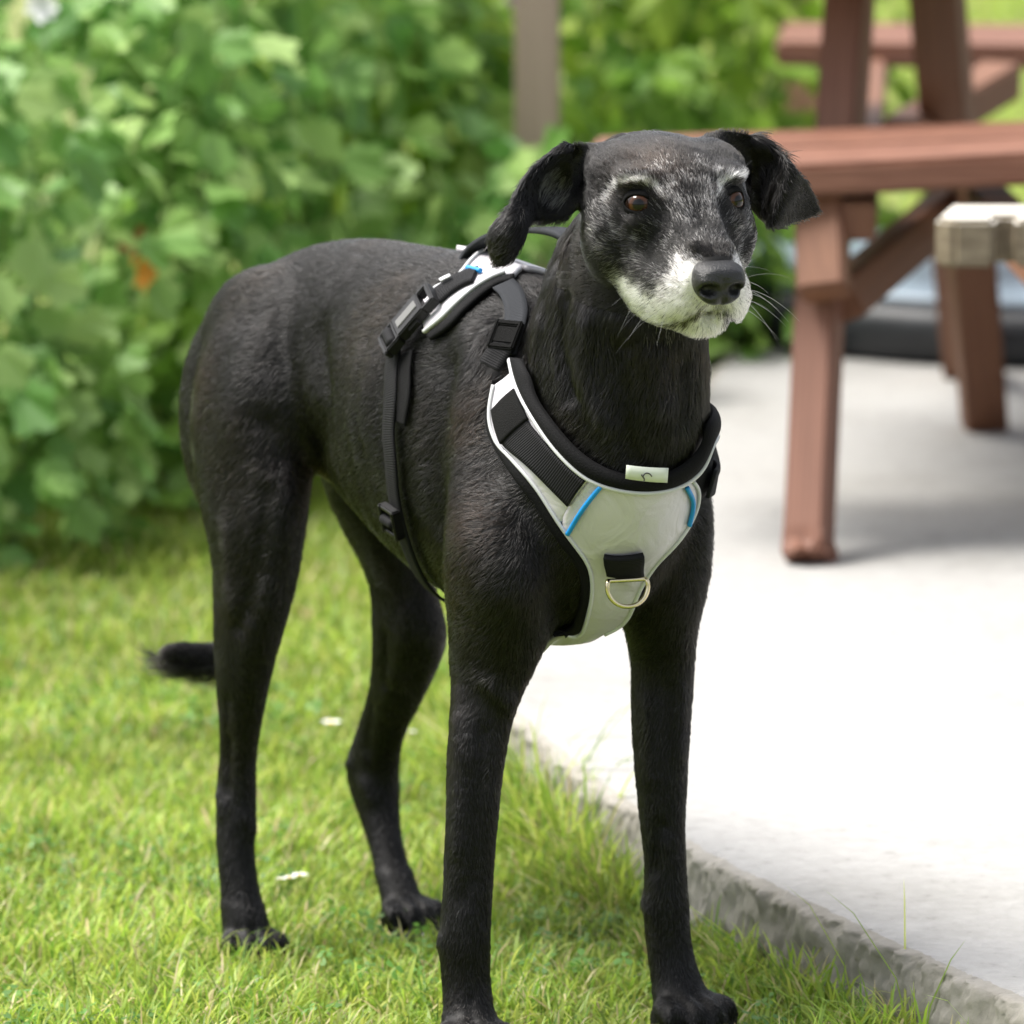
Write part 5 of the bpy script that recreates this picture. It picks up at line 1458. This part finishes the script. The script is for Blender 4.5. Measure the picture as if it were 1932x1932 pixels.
    rad = np.repeat((np.where(isf, 0.000145, 0.00018) * np.where(white, 1.1, 1.0)).astype(np.float32)[:, None], npt, 1) * np.array([1, 0.95, 0.75, 0.25], np.float32)
    cu.points.foreach_set('radius', rad.astype(np.float32).ravel())
    at = cu.attributes.new('col', 'FLOAT_COLOR', 'CURVE')
    at.data.foreach_set('color', np.concatenate([col, np.ones((count, 1))], 1).astype(np.float32).ravel())
    m, nt, b = mat_new('hair')
    nt.nodes.remove(b)
    hb = nt.nodes.new('ShaderNodeBsdfHairPrincipled')
    hb.parametrization = 'COLOR'
    hb.inputs['IOR'].default_value = 1.43
    hb.inputs['Roughness'].default_value = 0.24
    hb.inputs['Radial Roughness'].default_value = 0.35
    an = N(nt, 'ShaderNodeAttribute', attribute_name='col')
    nt.links.new(an.outputs['Color'], hb.inputs['Color'])
    nt.links.new(hb.outputs[0], nt.nodes['Material Output'].inputs[0])
    cu.materials.append(m)
    o = bpy.data.objects.new('coat', cu); C.objects.link(o); put_under(o, dog_root)
    return o
coat = make_coat(60000 if DEV == '1' else 420000)
coat['kind'] = 'stuff'
# skin takes the colour of the coat that grows on it
gm = grey_amount(SV)
ca = body.data.attributes.new('grey', 'FLOAT', 'POINT'); ca.data.foreach_set('value', gm.astype(np.float32))
nt = M_skin.node_tree; b = nt.nodes['Principled BSDF']
an = N(nt, 'ShaderNodeAttribute', attribute_name='grey')
rp = ramp(nt, [(0.0, (.0025, .0023, .0022)), (0.35, (.03, .029, .028)), (0.75, (.30, .295, .285)), (1.0, (.60, .59, .57))], an.outputs['Fac'])
nt.links.new(rp.outputs[0], b.inputs['Base Color'])

# whiskers
wp, wc = [], []
for s in (-1, 1):
    for k in range(11):
        p = head(s * (0.026 + 0.008 * rng.random()), 0.035 + 0.035 * rng.random(), -0.040 - 0.030 * rng.random())
        p, nn_, _, _ = bt.find_nearest(Vector(p)); p = np.array(p); nn_ = np.array(nn_)
        d = norm(nn_ * 0.7 - HFv * 0.25 - UP * (0.15 + 0.5 * rng.random()) + rng.normal(0, 0.2, 3)); L_ = 0.022 + 0.040 * rng.random()
        L_ *= 0.8; wp.append([p + d * L_ * t - UP * 0.35 * L_ * t * t for t in np.linspace(0, 1, 6)]); wc.append(0.5 if rng.random() < 0.6 else 0.02)
for s in (-1, 1):
    for k in range(4):
        p = head(s * (0.034 + 0.010 * k / 3), 0.006, 0.020); p, nn_, _, _ = bt.find_nearest(Vector(p)); p = np.array(p); d = norm(np.array(nn_) + UP * 0.5 + rng.normal(0, .2, 3))
        wp.append([p + d * 0.022 * t for t in np.linspace(0, 1, 6)]); wc.append(0.02)
cu = bpy.data.hair_curves.new('whiskers'); cu.add_curves([6] * len(wp)); cu.points.foreach_set('position', np.array(wp, np.float32).ravel())
cu.points.foreach_set('radius', (np.array([1, .9, .8, .65, .45, .15], np.float32)[None] * np.full((len(wp), 1), 0.00013, np.float32)).ravel())
at = cu.attributes.new('col', 'FLOAT_COLOR', 'CURVE'); at.data.foreach_set('color', np.array([[c, c, c, 1] for c in wc], np.float32).ravel())
cu.materials.append(coat.data.materials[0])
wo = bpy.data.objects.new('whiskers', cu); C.objects.link(wo); put_under(wo, dog_root); wo['kind'] = 'stuff'
# claws
M_claw = simple('claw', (.012, .011, .010), 0.3)
for (c, fw, s) in PAWP:
    lat = norm(np.cross(fw, UP)) * -1
    for off, f_ in ((-0.0235, 0.034), (-0.0085, 0.046), (0.0085, 0.046), (0.0235, 0.034)):
        p0 = c + lat * off * 1.05 * s + fw * (f_ + 0.006) * s + UP * 0.014 * s; p1 = p0 + fw * 0.014 * s - UP * 0.011 * s
        V, F = loft([row(p0, lat * 0.0032 * s, norm(np.cross(lat, p1 - p0)) * 0.004 * s), row((p0 + p1) / 2 + UP * 0.001, lat * 0.0028 * s, norm(np.cross(lat, p1 - p0)) * 0.0033 * s), row(p1, lat * 0.001 * s, norm(np.cross(lat, p1 - p0)) * 0.0012 * s)], sub=3, seg=8)
        mesh_obj('claw', V, F, M_claw, dog_root, True)
